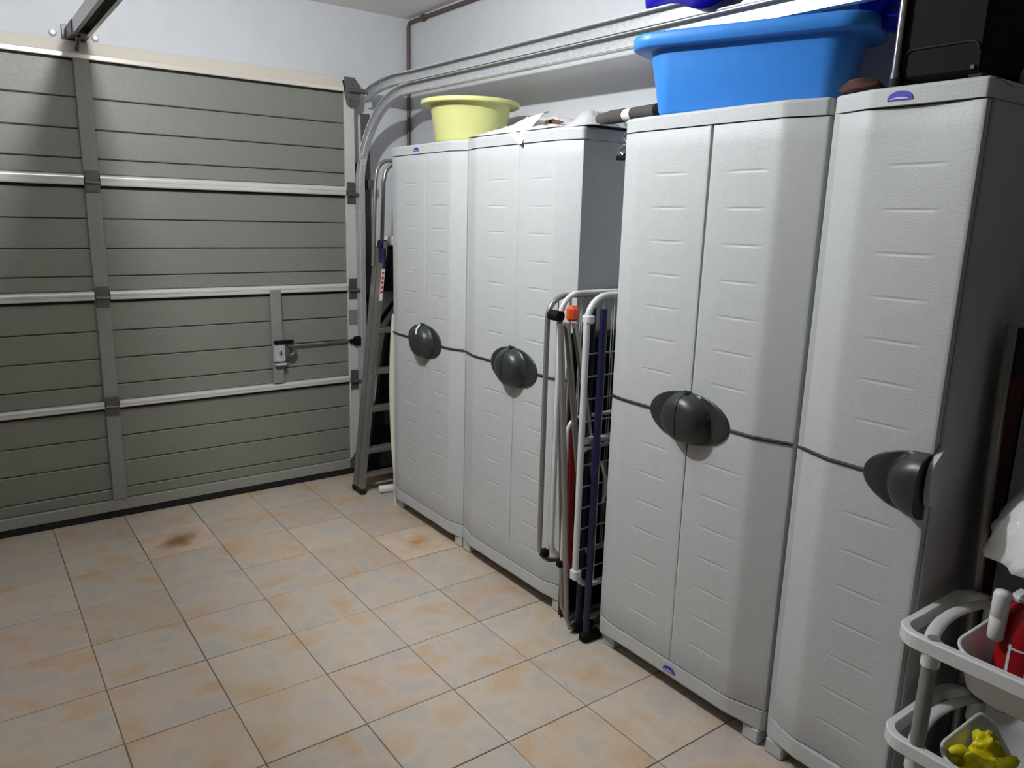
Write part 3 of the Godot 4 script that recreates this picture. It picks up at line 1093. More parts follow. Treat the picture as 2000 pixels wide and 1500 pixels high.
func top_things() -> void:
	# white plastic bag on the second cabinet: a crumpled mass with one corner drooping over the lid
	var n := noise(1.0, 5, 4)
	var P := []
	for i in 37:
		var s := i / 36.0
		var z := lerpf(-2.66, -2.09, s)
		var row := []
		for j in 23:
			var u := j / 22.0
			var x := lerpf(1.705, 2.02, u)
			var hump := 0.060 * exp(-pow((s - 0.58) / 0.12, 2.0)) + 0.042 * exp(-pow((s - 0.32) / 0.24, 2.0)) + 0.020 * exp(-pow((s - 0.80) / 0.15, 2.0))
			var edge: float = min(1.0, min(s, 1.0 - s) * 8.0) * min(1.0, (1.0 - u) * 5.0) * sqrt(minf(1.0, u * 5.0))
			var y: float = 1.772 + (hump * (0.55 + 0.45 * u) + 0.020 * absf(n.get_noise_2d(z * 28.0, x * 34.0)) + 0.010 * n.get_noise_2d(z * 70.0 + 9.0, x * 60.0)) * edge
			y = maxf(y, 1.7705)
			row.append(Vector3(x + 0.008 * n.get_noise_2d(z * 40.0, u * 30.0) * edge, y, z))
		P.append(row)
	var t := thing("plastic_bag", "crumpled white plastic bag with a corner drooping over the cabinet's front edge", "plastic bag", Vector3.ZERO, 0.0)
	part("bag_body", crumple_sheet(P, 0.0015), M.bag, t)
	var D := []                                                      # the drooping corner: a kite of folded film
	for i in 19:
		var s := i / 18.0
		var row := []
		var hw := 0.006 + 0.066 * sin(PI * pow(s, 0.8)) 
		var zc := lerpf(-2.232, -2.300, sin(PI * s)) - 0.045 * s
		for j in 15:
			var u := j / 14.0
			var z := zc + (u - 0.5) * 2.0 * hw
			var x := lerpf(1.765, 1.688, sqrt(s)) - 0.014 * sin(PI * u) * s + 0.009 * sin(u * PI * 4.0 + s * 3.0) * sin(PI * s) + 0.020 * (1.0 - s) * (1.0 - u)
			var y := lerpf(1.838, 1.724, s) + 0.010 * sin(u * PI * 2.0 + 0.5) * sin(PI * s)
			row.append(Vector3(x, y, z))
		D.append(row)
	part("bag_corner", crumple_sheet(D, 0.003), M.bag, t)
	# thin translucent bag by the cabinet's right end
	var Q := []
	for i in 25:
		var s := i / 24.0
		var z := lerpf(-2.16, -1.955, s)
		var row := []
		for j in 19:
			var u := j / 18.0
			var x := lerpf(1.735, 1.98, u)
			var edge: float = min(1.0, min(s, 1.0 - s) * 5.0) * min(1.0, min(u * 4.0, (1.0 - u) * 4.0))
			var y := 1.7715 + (0.055 * exp(-pow((s - 0.5) / 0.3, 2.0)) + 0.020 * n.get_noise_2d(z * 60.0 + 30.0, x * 55.0)) * edge
			row.append(Vector3(x, maxf(y, 1.7705), z))
		Q.append(row)
	var o := crumple_sheet(Q, 0.001)
	single("plastic_bag", o, M.bag_thin, "thin greyish plastic bag crumpled at the right end of the second cabinet's top", "plastic bag")
	# brush with a pointed brown tip
	var br := thing("paint_brush", "pale wooden brush with a dark band and pointed brown tip lying between the bags", "brush", Vector3(1.80, 1.803, -2.27), 0.0)
	var h := MB.new()
	h.tube([Vector3(0.02, 0, -0.22), Vector3(0.01, 0.002, -0.10), Vector3(0, 0.0, 0.0)], [0.006, 0.008, 0.011], 10)
	part("handle", h, M.white_plastic, br)
	var fe := MB.new()
	fe.tube([Vector3(0, 0, 0.0), Vector3(-0.002, 0, 0.028)], 0.0125, 12)
	part("grip", fe, M.tan, br)
	var fe2 := MB.new()
	fe2.tube([Vector3(-0.002, 0, 0.028), Vector3(-0.003, 0, 0.036)], 0.0128, 12)
	part("band", fe2, M.black, br)
	var tip := MB.new()
	tip.tube([Vector3(-0.003, 0, 0.036), Vector3(-0.006, -0.002, 0.07), Vector3(-0.009, -0.004, 0.105)], [0.0115, 0.008, 0.001], 10)
	part("tip", tip, M.brown, br)
	# folded umbrella across the gap, one end on each cabinet
	var um := thing("folded_umbrella", "dark grey folded umbrella lying across the gap between two cabinets", "umbrella", Vector3(1.78, 1.793, -1.84), 0.0)
	var c1 := MB.new()
	c1.tube([Vector3(0.02, 0.000, -0.16), Vector3(0.018, 0.001, -0.15), Vector3(0.012, 0.002, -0.08), Vector3(0.006, 0.002, -0.015)], [0.008, 0.016, 0.022, 0.021], 14)
	part("canopy", c1, M.charcoal_cloth, um)
	var c2 := MB.new()
	c2.tube([Vector3(0.006, 0.002, -0.015), Vector3(0.004, 0.002, 0.022)], 0.0185, 14)
	part("strap", c2, M.white_plastic, um, "white strap")
	var c3 := MB.new()
	c3.tube([Vector3(0.004, 0.003, 0.022), Vector3(-0.002, 0.004, 0.13)], 0.019, 14)
	part("roll", c3, M.charcoal_cloth, um)
	var c4 := MB.new()
	c4.tube([Vector3(-0.002, 0.004, 0.13), Vector3(-0.003, 0.004, 0.150), Vector3(-0.003, 0.004, 0.158)], [0.0195, 0.020, 0.014], 14)
	part("end_cap", c4, M.black, um)
	# small chrome double hook on the third cabinet's side
	var hk := thing("hook", "small shiny metal double hook on the side of the third cabinet, in the gap", "hook", Vector3(1.755, 1.71, -1.772))
	var k1 := MB.new()
	k1.tube([Vector3(0, 0.03, 0.0), Vector3(-0.004, 0.028, -0.03), Vector3(-0.008, 0.008, -0.040), Vector3(-0.006, -0.004, -0.026)], 0.006, 8)
	k1.tube([Vector3(0, -0.01, 0.0), Vector3(-0.006, -0.014, -0.040), Vector3(-0.012, -0.030, -0.052), Vector3(-0.010, -0.042, -0.036)], 0.007, 8)
	part("wire", k1, M.chrome, hk)
	var k2 := MB.new()
	k2.box(Vector3(-0.006, -0.050, -0.032), Vector3(0.03, 0.014, 0.064), 0.004)
	k2.box(Vector3(-0.002, -0.004, -0.004), Vector3(0.02, 0.09, 0.010), 0.003)
	part("plate", k2, M.black, hk)
	# brown pouch in the angle between the tub and the black box
	var pt := thing("pouch", "small reddish brown pouch between the light blue tub and the black box", "pouch", Vector3(1.765, 1.7685, -1.045))
	part("pouch_body", blob(Vector3(0, 0.016, 0), Vector3(0.036, 0.018, 0.050), 8, 0.25, 0.12, 0.0), M.pouch, pt)
	part("pouch_flap", blob(Vector3(0.006, 0.030, -0.012), Vector3(0.024, 0.010, 0.028), 9, 0.2, 0.12), M.brown, pt)
	# pale rolled cloth at the right end of the narrow cabinet's top
	var rc := MB.new()
	rc.tube([Vector3(1.985, 1.797, -0.83), Vector3(1.975, 1.797, -0.79), Vector3(1.965, 1.796, -0.745)], [0.022, 0.027, 0.024], 14)
	single("rolled_cloth", rc, M.grey_cloth, "small pale grey rolled cloth beside the black box", "cloth")

func black_box() -> void:
	var t := thing("appliance_box", "black metal box with a bright chrome edge tube on the narrow cabinet", "box", Vector3(0, 1.7685, 0))
	var b := MB.new()
	b.box(Vector3(1.87, 0.245, -0.878), Vector3(0.22, 0.45, 0.186), 0.006)
	part("case", b, M.black, t)
	for z in [-0.955, -0.80]:
		for x in [1.785, 1.955]:
			var ft := MB.new()
			ft.box(Vector3(x, 0.0105, z), Vector3(0.03, 0.021, 0.03), 0.003)
			part("foot", ft, M.rubber, t)
	var lip := MB.new()                                             # low tray lip in front with rounded ends
	var R := round_rect(Vector3(1.7585, 0.054, -0.872), Vector3.BACK, Vector3.UP, 0.078, 0.028, 0.018, 5)
	lip.tube(R.slice(0, 13), 0.0022, 6)
	part("flap_outline", lip, M.rubber, t)
	var tb := MB.new()
	tb.tube([Vector3(1.752, 0.024, -0.962), Vector3(1.752, 0.47, -0.962)], 0.0085, 14)
	tb.tube([Vector3(1.752, 0.024, -0.962), Vector3(1.752, 0.036, -0.962)], 0.0105, 14)
	part("edge_tube", tb, M.chrome, t, "bright chrome edge tube")
	var ft2 := MB.new()
	ft2.tube([Vector3(1.752, 0.0, -0.962), Vector3(1.752, 0.024, -0.962)], 0.012, 12)
	part("tube_foot", ft2, M.rubber, t)
	var sc := MB.new()
	sc.tube([Vector3(1.761, 0.030, -0.802), Vector3(1.756, 0.030, -0.802)], 0.0045, 10)
	part("screw", sc, M.chrome, t)
	var tg := MB.new()
	tg.xf = Transform3D(Basis(Vector3.BACK, 0.25), Vector3(1.93, 0.185, -0.7845))
	tg.box(Vector3.ZERO, Vector3(0.032, 0.014, 0.002))
	part("rating_plate", tg, M.grey_tube, t)

# ---------------------------------------------------------------- the corner by the door
func ladder() -> void:
	var t := thing("step_ladder", "folded aluminium step ladder with blue hinges leaning beside the first cabinet", "ladder", Vector3.ZERO)
	var zf := -3.565
	var zb := -3.625
	var xa := func(y: float) -> float: return lerpf(1.640, 1.790, y / 1.33)     # left stile leans in
	var xb := func(y: float) -> float: return lerpf(2.125, 2.02, y / 1.33)
	for q in [[zf, "front", 1.33], [zb, "rear", 1.30]]:
		for side in 2:
			var s := MB.new()
			var fn: Callable = xa if side == 0 else xb
			var y0 := 0.03
			var y1: float = q[2]
			var a := Vector3(fn.call(y0), y0, q[0])
			var e := Vector3(fn.call(y1), y1, q[0])
			var w := 0.011
			var dp := 0.024
			var poly := PackedVector2Array([Vector2(-w, -dp), Vector2(w, -dp), Vector2(w, -dp + 0.006), Vector2(-w + 0.007, -dp + 0.006), Vector2(-w + 0.007, dp - 0.006), Vector2(w, dp - 0.006), Vector2(w, dp), Vector2(-w, dp)])
			s.extrude(poly, a, Vector3.RIGHT, Vector3.BACK, e - a)
			part("stile", s, M.alu, t)
			var ft := MB.new()
			ft.box(a + Vector3(0, -0.014, 0), Vector3(0.034, 0.032, 0.058), 0.006)
			part("foot", ft, M.rubber, t)
	for y in [0.10, 0.235, 0.46, 0.66, 0.875]:
		var s := MB.new()
		var a: float = xa.call(y)
		var e: float = xb.call(y)
		s.box(Vector3((a + e) * 0.5, y, zf + 0.002), Vector3(e - a - 0.008, 0.018 if y < 0.2 else 0.028, 0.05), 0.003)
		part("tread", s, M.alu, t)
	for side in 2:
		var fn: Callable = xa if side == 0 else xb
		var j := MB.new()
		j.box(Vector3(fn.call(1.24), 1.245, zf + 0.004), Vector3(0.026, 0.11, 0.054), 0.010)
		j.tube([Vector3(fn.call(1.30) - 0.022, 1.315, zf), Vector3(fn.call(1.30) + 0.018, 1.315, zf)], 0.024, 14)
		part("hinge", j, M.navy, t, "blue plastic hinge")
	var hp := MB.new()                                              # the tube hand rail above the steps
	var A := Vector3(1.778, 1.28, zf)
	var hoop_pts := [A, Vector3(1.792, 1.62, zf)]
	hoop_pts.append_array(arc(Vector3(1.872, 1.64, zf), Vector3.RIGHT, Vector3.UP, 0.075, 180, 90, 7))
	hoop_pts.append(Vector3(1.95, 1.715, zf))
	hoop_pts.append_array(arc(Vector3(1.96, 1.64, zf), Vector3.RIGHT, Vector3.UP, 0.075, 90, 0, 7))
	hoop_pts.append(Vector3(2.022, 1.28, zf))
	hp.tube(hoop_pts, 0.0105, 12)
	part("hand_rail", hp, M.chrome, t)
	var hq := MB.new()
	var hoop2 := [Vector3(1.758, 1.20, zb), Vector3(1.775, 1.60, zb)]
	hoop2.append_array(arc(Vector3(1.86, 1.655, zb), Vector3.RIGHT, Vector3.UP, 0.078, 180, 90, 7))
	hoop2.append(Vector3(1.96, 1.733, zb)); hoop2.append(Vector3(2.03, 1.655, zb)); hoop2.append(Vector3(2.035, 1.2, zb))
	hq.tube(hoop2, 0.010, 10)
	part("rear_rail", hq, M.alu, t)
	var lb := MB.new()
	var la := Vector3(xa.call(1.03), 1.03, zf + 0.0242)
	var lc := Vector3(xa.call(1.19), 1.19, zf + 0.0242)
	lb.extrude(PackedVector2Array([Vector2(-0.009, 0.0), Vector2(0.009, 0.0), Vector2(0.009, 0.0012), Vector2(-0.009, 0.0012)]), la, Vector3.RIGHT, Vector3.BACK, lc - la)
	var sticker := part("sticker", lb, M.white_plastic, t, "white and red sticker")
	for i in 5:
		var rl := MB.new()
		var yy := 1.075 + i * 0.024
		rl.box(Vector3(xa.call(yy), yy, zf + 0.0258), Vector3(0.012, 0.014, 0.0008))
		part("red_print", rl, M.label_red, sticker)

func corner_things() -> void:
	# black folded chair standing behind the ladder
	var t := thing("folding_chair", "black folded garden chair standing in the corner behind the ladder", "chair", Vector3.ZERO)
	var z := -3.735
	for q in [["seat", [Vector2(1.74, 0.06), Vector2(2.12, 0.05), Vector2(2.12, 0.90), Vector2(1.905, 0.90), Vector2(1.870, 0.80), Vector2(1.842, 0.63)]], ["backrest", [Vector2(1.80, 1.06), Vector2(2.12, 1.05), Vector2(2.12, 1.30), Vector2(1.81, 1.30)]]]:
		var b := MB.new()
		b.extrude(PackedVector2Array(q[1]), Vector3(0, 0, z), Vector3.RIGHT, Vector3.UP, Vector3(0, 0, 0.03))
		part(q[0], b, M.black_cloth, t)
	var fr := MB.new()
	fr.tube([Vector3(2.10, 0.0, z + 0.016), Vector3(2.10, 1.30, z + 0.016)], 0.013, 8)
	fr.tube([Vector3(1.96, 0.0, z + 0.016), Vector3(1.98, 0.50, z + 0.016), Vector3(1.99, 1.10, z + 0.016)], 0.012, 8)
	part("frame", fr, M.black, t)
	var ar := MB.new()
	ar.tube([Vector3(1.79, 0.86, z + 0.05), Vector3(1.895, 0.99, z + 0.05), Vector3(2.02, 1.10, z + 0.05)], 0.013, 8)
	part("armrest", ar, M.black, t)
	var wbd := MB.new()
	wbd.box(Vector3(1.985, 0.56, -3.78), Vector3(0.29, 1.12, 0.018), 0.003)
	single("white_board", wbd, M.white_plastic, "white board standing behind the black folding chair in the corner", "board")
	# white roll that rests on the chair back
	var r := MB.new()
	r.tube([Vector3(1.868, 1.3275, z + 0.055), Vector3(1.872, 1.3275, z + 0.050), Vector3(2.08, 1.3275, z + 0.02)], [0.020, 0.027, 0.027], 16)
	single("paper_roll", r, M.white_plastic, "white roll lying on the black chair's back beside the cabinet", "roll")
	# cream bowed board against the first cabinet's side
	var P := []
	for i in 25:
		var s := i / 24.0
		var y := lerpf(0.0, 0.99, s)
		var row := []
		for j in 7:
			row.append(Vector3(lerpf(1.712, 2.0, j / 6.0), y, -3.330 - 0.036 * pow(sin(PI * clampf((s - 0.18) / 0.82, 0.0, 1.0)), 0.8)))
		P.append(row)
	var cb := MB.new()
	cb.grid(P, Vector3.FORWARD)
	var Q := []
	for row in P:
		var rr := []
		for p in row: rr.append(p + Vector3(0, 0, 0.008))
		Q.append(rr)
	cb.grid(Q, Vector3.BACK)
	for i in 24:
		cb._oq(P[i][0], P[i + 1][0], Q[i + 1][0], Q[i][0], Vector3.LEFT)
		cb._oq(P[i][6], P[i + 1][6], Q[i + 1][6], Q[i][6], Vector3.RIGHT)
	single("bowed_board", cb, M.cream, "thin cream bowed board standing against the first cabinet's side", "board")
	# end of a white tube on the floor
	var wt := MB.new()
	wt.tube([Vector3(1.722, 0.021, -3.520), Vector3(1.727, 0.0215, -3.518), Vector3(1.80, 0.0215, -3.500), Vector3(2.05, 0.0215, -3.44)], [0.014, 0.021, 0.021, 0.021], 16)
	single("white_tube", wt, M.white_plastic, "white plastic tube lying on the floor behind the ladder's foot", "tube")

# ---------------------------------------------------------------- drying racks between the second and third cabinets
func airers() -> void:
	var t := thing("clothes_airer", "folded white and grey clothes airer with a red bar and an orange cap", "clothes airer", Vector3.ZERO, 0.0, "folded clothes airers in the gap")
	# its two wings: rounded tube frames with wires
	for q in [[1.585, -1.962, 0.255, 1.215, M.grey_tube], [1.610, -1.925, 0.275, 1.225, M.white_tube]]:
		var fr := MB.new()
		var x0: float = q[0]
		var z: float = q[1]
		fr.tube(hoop(x0, 2.09, q[2], q[3], z, 0.075), 0.0095, 10, true)
		var w := part("wing_frame", fr, q[4], t)
		for k in 9:
			var wi := MB.new()
			var x := x0 + 0.045 + k * 0.05
			if x > 2.07: break
			wi.tube([Vector3(x, q[2] + 0.004, z), Vector3(x, q[3] - 0.004, z)], 0.0022, 6)
			part("wire", wi, M.wire, w)
	var inner := MB.new()                                           # a small inner hoop
	inner.tube(hoop(1.64, 2.05, 0.26, 0.80, -1.90, 0.05, true, false), 0.0075, 10)
	part("inner_hoop", inner, M.white_tube, t)
	for q in [[1.690, -1.945, 1.640, 1.13], [1.650, -1.872, 1.585, 1.13]]:      # legs, standing on the floor
		var lg := MB.new()
		var zl: float = q[1]
		lg.tube([Vector3(q[2], q[3], zl - 0.02), Vector3(lerpf(q[2], q[0], 0.45), 0.65, zl - 0.008), Vector3(q[0], 0.07, zl), Vector3(q[0] + 0.02, 0.022, zl), Vector3(q[0] + 0.075, 0.012, zl), Vector3(2.02, 0.012, zl), Vector3(2.07, 0.05, zl), Vector3(2.075, 1.12, zl - 0.02)], 0.0105, 10)
		part("leg", lg, M.grey_tube, t)
	for q in [[1.604, 1.640, -1.885, -1.882], [1.625, 1.700, -1.868, -1.862]]:
		var fl := MB.new()                                            # flat grey bars folded alongside
		fl.tube([Vector3(q[0], 1.135, q[2]), Vector3(lerpf(q[0], q[1] + 0.05, 0.5), 0.85, q[3]), Vector3(q[1] + 0.05, 0.52, q[3])], 0.016, 10, false, 0.4)
		part("folding_bar", fl, M.grey_tube, t)
	var rd := MB.new()
	rd.tube([Vector3(1.668, 0.78, -1.905), Vector3(1.676, 0.235, -1.903)], 0.017, 10, false, 0.45)
	part("red_bar", rd, M.red, t, "red painted bar")
	var oc := MB.new()
	oc.box(Vector3(1.625, 1.165, -1.882), Vector3(0.040, 0.052, 0.034), 0.010)
	part("joint_cap", oc, M.orange, t, "orange plastic joint cap")
	var bk := MB.new()
	bk.tube([Vector3(1.590, 1.155, -1.95), Vector3(1.590, 1.155, -1.90)], 0.018, 12)
	part("joint_cap", bk, M.black, t)
	for q in [Vector3(1.60, 0.30, -1.95), Vector3(1.64, 0.268, -1.905)]:
		var js := MB.new()
		js.box(q, Vector3(0.03, 0.03, 0.03), 0.006)
		part("joint", js, M.black, t)
	# second airer, with navy legs and a wire grid
	var t2 := thing("clothes_airer", "folded white clothes airer with navy blue legs next to the third cabinet", "clothes airer", Vector3.ZERO, 0.0, "folded clothes airers in the gap")
	var zc := -1.835
	var fr := MB.new()
	fr.tube(hoop(1.648, 2.09, 0.195, 1.225, zc, 0.085), 0.0115, 12, true)
	var w2 := part("wing_frame", fr, M.white_tube, t2)
	for k in 5:
		var wi := MB.new()
		var x := 1.735 + k * 0.075
		wi.tube([Vector3(x, 0.20, zc), Vector3(x, 1.22, zc)], 0.0030, 6)
		part("wire", wi, M.wire, w2)
	for k in 11:
		var wi := MB.new()
		var y := 1.035 - k * 0.077
		if absf(y - 0.74) < 0.02: continue
		wi.tube([Vector3(1.66, y, zc + 0.003), Vector3(2.08, y, zc + 0.003)], 0.0028, 6)
		part("wire", wi, M.wire, w2)
	var cb := MB.new()
	cb.tube([Vector3(1.655, 0.735, zc), Vector3(2.085, 0.735, zc)], 0.0125, 10)
	part("cross_bar", cb, M.white_tube, t2)
	var hp := MB.new()
	hp.tube(hoop(1.663, 2.05, 0.24, 0.70, zc - 0.024, 0.045, true, false), 0.0075, 10)
	part("inner_hoop", hp, M.white_tube, t2)
	for q in [[1.690, 1.684, -1.803], [1.700, 1.705, -1.868]]:
		var lg := MB.new()
		lg.tube([Vector3(q[0], 1.185, q[2]), Vector3(q[1], 0.03, q[2])], 0.0125, 10)
		part("leg", lg, M.navy, t2)
		var ft := MB.new()
		ft.box(Vector3(q[1] + 0.02, 0.016, q[2]), Vector3(0.085, 0.032, 0.04), 0.008)
		part("foot", ft, M.black, t2)
	var tie := MB.new()
	tie.tube([Vector3(1.712, 0.66, zc + 0.035), Vector3(1.735, 0.60, zc + 0.035), Vector3(1.738, 0.54, zc + 0.035), Vector3(1.728, 0.515, zc + 0.035)], 0.006, 8)
	part("cord_end", tie, M.white_tube, t2)
	var js := MB.new()
	js.box(Vector3(1.650, 0.252, zc), Vector3(0.034, 0.04, 0.034), 0.006)
	js.box(Vector3(1.654, 1.150, zc), Vector3(0.034, 0.03, 0.034), 0.006)
	part("joint", js, M.white_tube, t2)
	# wooden board and dark box standing in the back of the gap
	var wb := thing("picture_frame", "dark picture frame with a thin wooden edge standing in the gap behind the airers", "frame", Vector3.ZERO)
	var pf := MB.new()
	pf.box(Vector3(1.90, 0.53, -1.979), Vector3(0.37, 1.06, 0.008))
	part("panel", pf, M.black, wb)
	var we := MB.new()
	we.box(Vector3(1.90, 1.070, -1.979), Vector3(0.40, 0.022, 0.010), 0.002)
	we.box(Vector3(1.709, 0.545, -1.979), Vector3(0.014, 1.07, 0.010), 0.002)
	part("edge", we, M.brown, wb)

# ---------------------------------------------------------------- trolley at the right
func tray(parent: Node3D, y: float) -> void:
	# the rim: a flat band bent round the tray, with an open hand hold at the left end, and the basin inside
	var x0 := 1.555
	var x1 := 1.885
	var z0 := -0.708
	var z1 := -0.14
	var cx := (x0 + x1) * 0.5
	var cz := (z0 + z1) * 0.5
	var hu := (z1 - z0) * 0.5
	var hv := (x1 - x0) * 0.5
	var rim := MB.new()
	var rings := []
	for q in [[0.003, -0.017], [0.0, -0.014], [0.0, 0.013], [0.003, 0.0165], [0.017, 0.0165], [0.020, 0.013], [0.020, -0.014], [0.017, -0.017]]:
		rings.append(round_rect(Vector3(cx, y + q[1], cz), Vector3.BACK, Vector3.RIGHT, hu - q[0], hv - q[0], 0.055 - q[0], 7))
	rim.grp(false)
	rim.loft(rings, true, false)
	var o := part("tray", rim, M.cart, parent)
	var web := MB.new()                                              # curved web between the hand hold and the basin
	var arcpts := []
	for i in 15:
		var v := lerpf(-1.0, 1.0, i / 14.0)
		arcpts.append(Vector3(cx + v * (hv - 0.008), y + 0.010, -0.628 - 0.032 * (1.0 - v * v) + 0.0))
	web.tube(arcpts, 0.015, 10, false, 0.45)
	part("tray_web", web, M.cart, o)
	var bs := MB.new()
	var br := []
	var bz := (-0.61 + z1) * 0.5
	var bu := (z1 + 0.61) * 0.5 - 0.006
	for q in [[0.0, 0.012], [0.006, 0.010], [0.014, -0.02], [0.026, -0.075], [0.040, -0.088], [0.09, -0.090]]:
		br.append(round_rect(Vector3(cx, y + q[1], bz), Vector3.BACK, Vector3.RIGHT, bu - q[0], hv - 0.014 - q[0], 0.075 - q[0] * 0.4, 7))
	for q in [[0.092, -0.094], [0.042, -0.092], [0.022, -0.077], [0.009, -0.02], [0.0, 0.008]]:
		br.append(round_rect(Vector3(cx, y + q[1], bz), Vector3.BACK, Vector3.RIGHT, bu - q[0], hv - 0.014 - q[0], 0.075 - q[0] * 0.4, 7))
	br.reverse()
	bs.grp(true)
	bs.loft(br, true, false)
	bs.grp(false)
	bs.box(Vector3(cx, y - 0.092, bz), Vector3((hv - 0.014 - 0.088) * 2.0, 0.003, (bu - 0.088) * 2.0))
	part("basin", bs, M.cart, o)
	for x in [x0 + 0.020, x1 - 0.020]:
		for z in [-0.628, -0.20]:
			var sk := MB.new()
			sk.tube([Vector3(x, y - 0.045, z), Vector3(x, y + 0.010, z)], 0.019, 14)
			part("socket", sk, M.cart, o)
			var cp := MB.new()
			cp.tube([Vector3(x, y + 0.010, z), Vector3(x, y + 0.0185, z)], 0.0125, 14)
			part("socket_cap", cp, M.cart_leg, o)

func trolley() -> void:
	var t := thing("storage_trolley", "white plastic trolley with grey tube legs beside the narrow cabinet", "trolley", Vector3.ZERO)
	for y in [0.615, 0.365, 0.125]: tray(t, y)
	for x in [1.575, 1.865]:
		for z in [-0.628, -0.20]:
			for q in [[0.57, 0.38], [0.32, 0.14]]:
				var lg := MB.new()
				lg.tube([Vector3(x, q[0], z), Vector3(x, q[1], z)], 0.0155, 14)
				part("leg", lg, M.cart_leg, t)
			var cs := MB.new()
			cs.tube([Vector3(x, 0.08, z), Vector3(x, 0.045, z)], 0.008, 8)
			cs.tube([Vector3(x - 0.009, 0.0225, z), Vector3(x + 0.009, 0.0225, z)], 0.0225, 16)
			part("caster", cs, M.black, t)
	# red bottle with a white cap standing in the top tray on a white dish
	var dish := MB.new()
	dish.lathe([Vector2(0, 0), Vector2(0.055, 0), Vector2(0.066, 0.006), Vector2(0.071, 0.022), Vector2(0.073, 0.024), Vector2(0.074, 0.022), Vector2(0.069, 0.004), Vector2(0.055, -0.002), Vector2(0, -0.002)], Vector3(1.735, 0.530, -0.515), 36)
	single("dish", dish, M.white_plastic, "shallow white dish under the red bottle in the top tray", "dish")
	var bt := thing("spray_bottle", "red plastic bottle with a white cap in the trolley's top tray", "bottle", Vector3(1.735, 0.534, -0.515))
	var bb := MB.new()
	bb.lathe([Vector2(0, 0), Vector2(0.046, 0), Vector2(0.051, 0.006), Vector2(0.053, 0.03), Vector2(0.051, 0.12), Vector2(0.044, 0.155), Vector2(0.030, 0.178), Vector2(0.022, 0.184)], Vector3.ZERO, 36)
	part("bottle_body", bb, M.red, bt)
	var cap := MB.new()
	cap.lathe([Vector2(0.019, 0.178), Vector2(0.025, 0.182), Vector2(0.025, 0.200), Vector2(0.018, 0.206), Vector2(0, 0.206)], Vector3.ZERO, 24)
	cap.box(Vector3(-0.024, 0.197, -0.018), Vector3(0.05, 0.016, 0.024), 0.005)
	part("neck", cap, M.white_plastic, bt)
	var nz := MB.new()
	nz.lathe([Vector2(0, 0.098), Vector2(0.013, 0.098), Vector2(0.0155, 0.102), Vector2(0.0165, 0.148), Vector2(0.0150, 0.150), Vector2(0.0165, 0.152), Vector2(0.0165, 0.198), Vector2(0.014, 0.206), Vector2(0, 0.209)], Vector3(-0.052, 0, -0.040), 24)
	part("spray_head", nz, M.white_plastic, bt, "white upright spray head")
	for q in [[0.125, 0.020, 0.030, 0.6], [0.065, 0.006, 0.070, 0.62], [0.065, 0.006, 0.070, -0.05], [0.092, 0.045, 0.005, 0.28], [0.03, 0.045, 0.005, 0.28]]:
		var lb := MB.new()                                            # pale label lines, curved round the bottle
		var a0: float = PI + q[3] - 0.15
		var R := 0.0533
		var L: float = q[1] / R
		for i in 6:
			var b0 := a0 - L * 0.5 + L * i / 6.0
			var b1 := a0 - L * 0.5 + L * (i + 1) / 6.0
			var y0: float = q[0] - q[2] * 0.5
			var y1: float = q[0] + q[2] * 0.5
			var k0 := Vector3(cos(b0), 0, -sin(b0)) * R
			var k1 := Vector3(cos(b1), 0, -sin(b1)) * R
			lb._oq(k0 + Vector3(0, y0, 0), k1 + Vector3(0, y0, 0), k1 + Vector3(0, y1, 0), k0 + Vector3(0, y1, 0), k0)
		part("label_line", lb, M.white_plastic, bt)
	# yellow rubber glove crumpled in the second tray
	var gl := thing("rubber_glove", "crumpled yellow rubber glove in the trolley's lower tray", "glove", Vector3(1.70, 0.2765, -0.535))
	part("palm", blob(Vector3(0, 0.045, 0.0), Vector3(0.060, 0.045, 0.050), 14, 0.9, 0.11, 0.0), M.glove, gl)
	part("cuff", blob(Vector3(0.035, 0.075, -0.018), Vector3(0.034, 0.030, 0.026), 15, 0.7, 0.11), M.glove, gl)
	var fi := 0
	for q in [[Vector3(-0.02, 0.07, 0.03), Vector3(-0.03, 0.10, 0.045), Vector3(-0.015, 0.118, 0.06)], [Vector3(0.0, 0.06, 0.04), Vector3(-0.01, 0.075, 0.07), Vector3(-0.035, 0.06, 0.085)], [Vector3(-0.04, 0.05, 0.0), Vector3(-0.07, 0.045, 0.012), Vector3(-0.085, 0.02, 0.02)], [Vector3(0.02, 0.05, 0.045), Vector3(0.02, 0.05, 0.08), Vector3(0.0, 0.028, 0.098)], [Vector3(-0.03, 0.07, -0.02), Vector3(-0.05, 0.092, -0.035), Vector3(-0.068, 0.085, -0.05)]]:
		var fg := MB.new()
		fg.tube([q[0], q[0].lerp(q[1], 0.5), q[1], q[1].lerp(q[2], 0.6), q[2]], [0.015, 0.0145, 0.0135, 0.012, 0.006], 10)
		part("thumb" if fi == 4 else "finger", fg, M.glove, gl)
		fi += 1
	# white plastic bag hung above the trolley
	var hk := MB.new()
	hk.box(Vector3(2.152, 1.30, -0.40), Vector3(0.014, 0.06, 0.03), 0.003)
	hk.tube([Vector3(2.146, 1.29, -0.40), Vector3(2.09, 1.285, -0.40), Vector3(2.075, 1.30, -0.40)], 0.005, 8)
	single("wall_hook", hk, M.zinc, "small wall hook that the white bag hangs from", "hook")
	var bag := thing("plastic_bag", "white plastic bag hanging over the trolley's top tray", "plastic bag", Vector3.ZERO)
	var n := noise(1.0, 41, 4)
	var rings := []
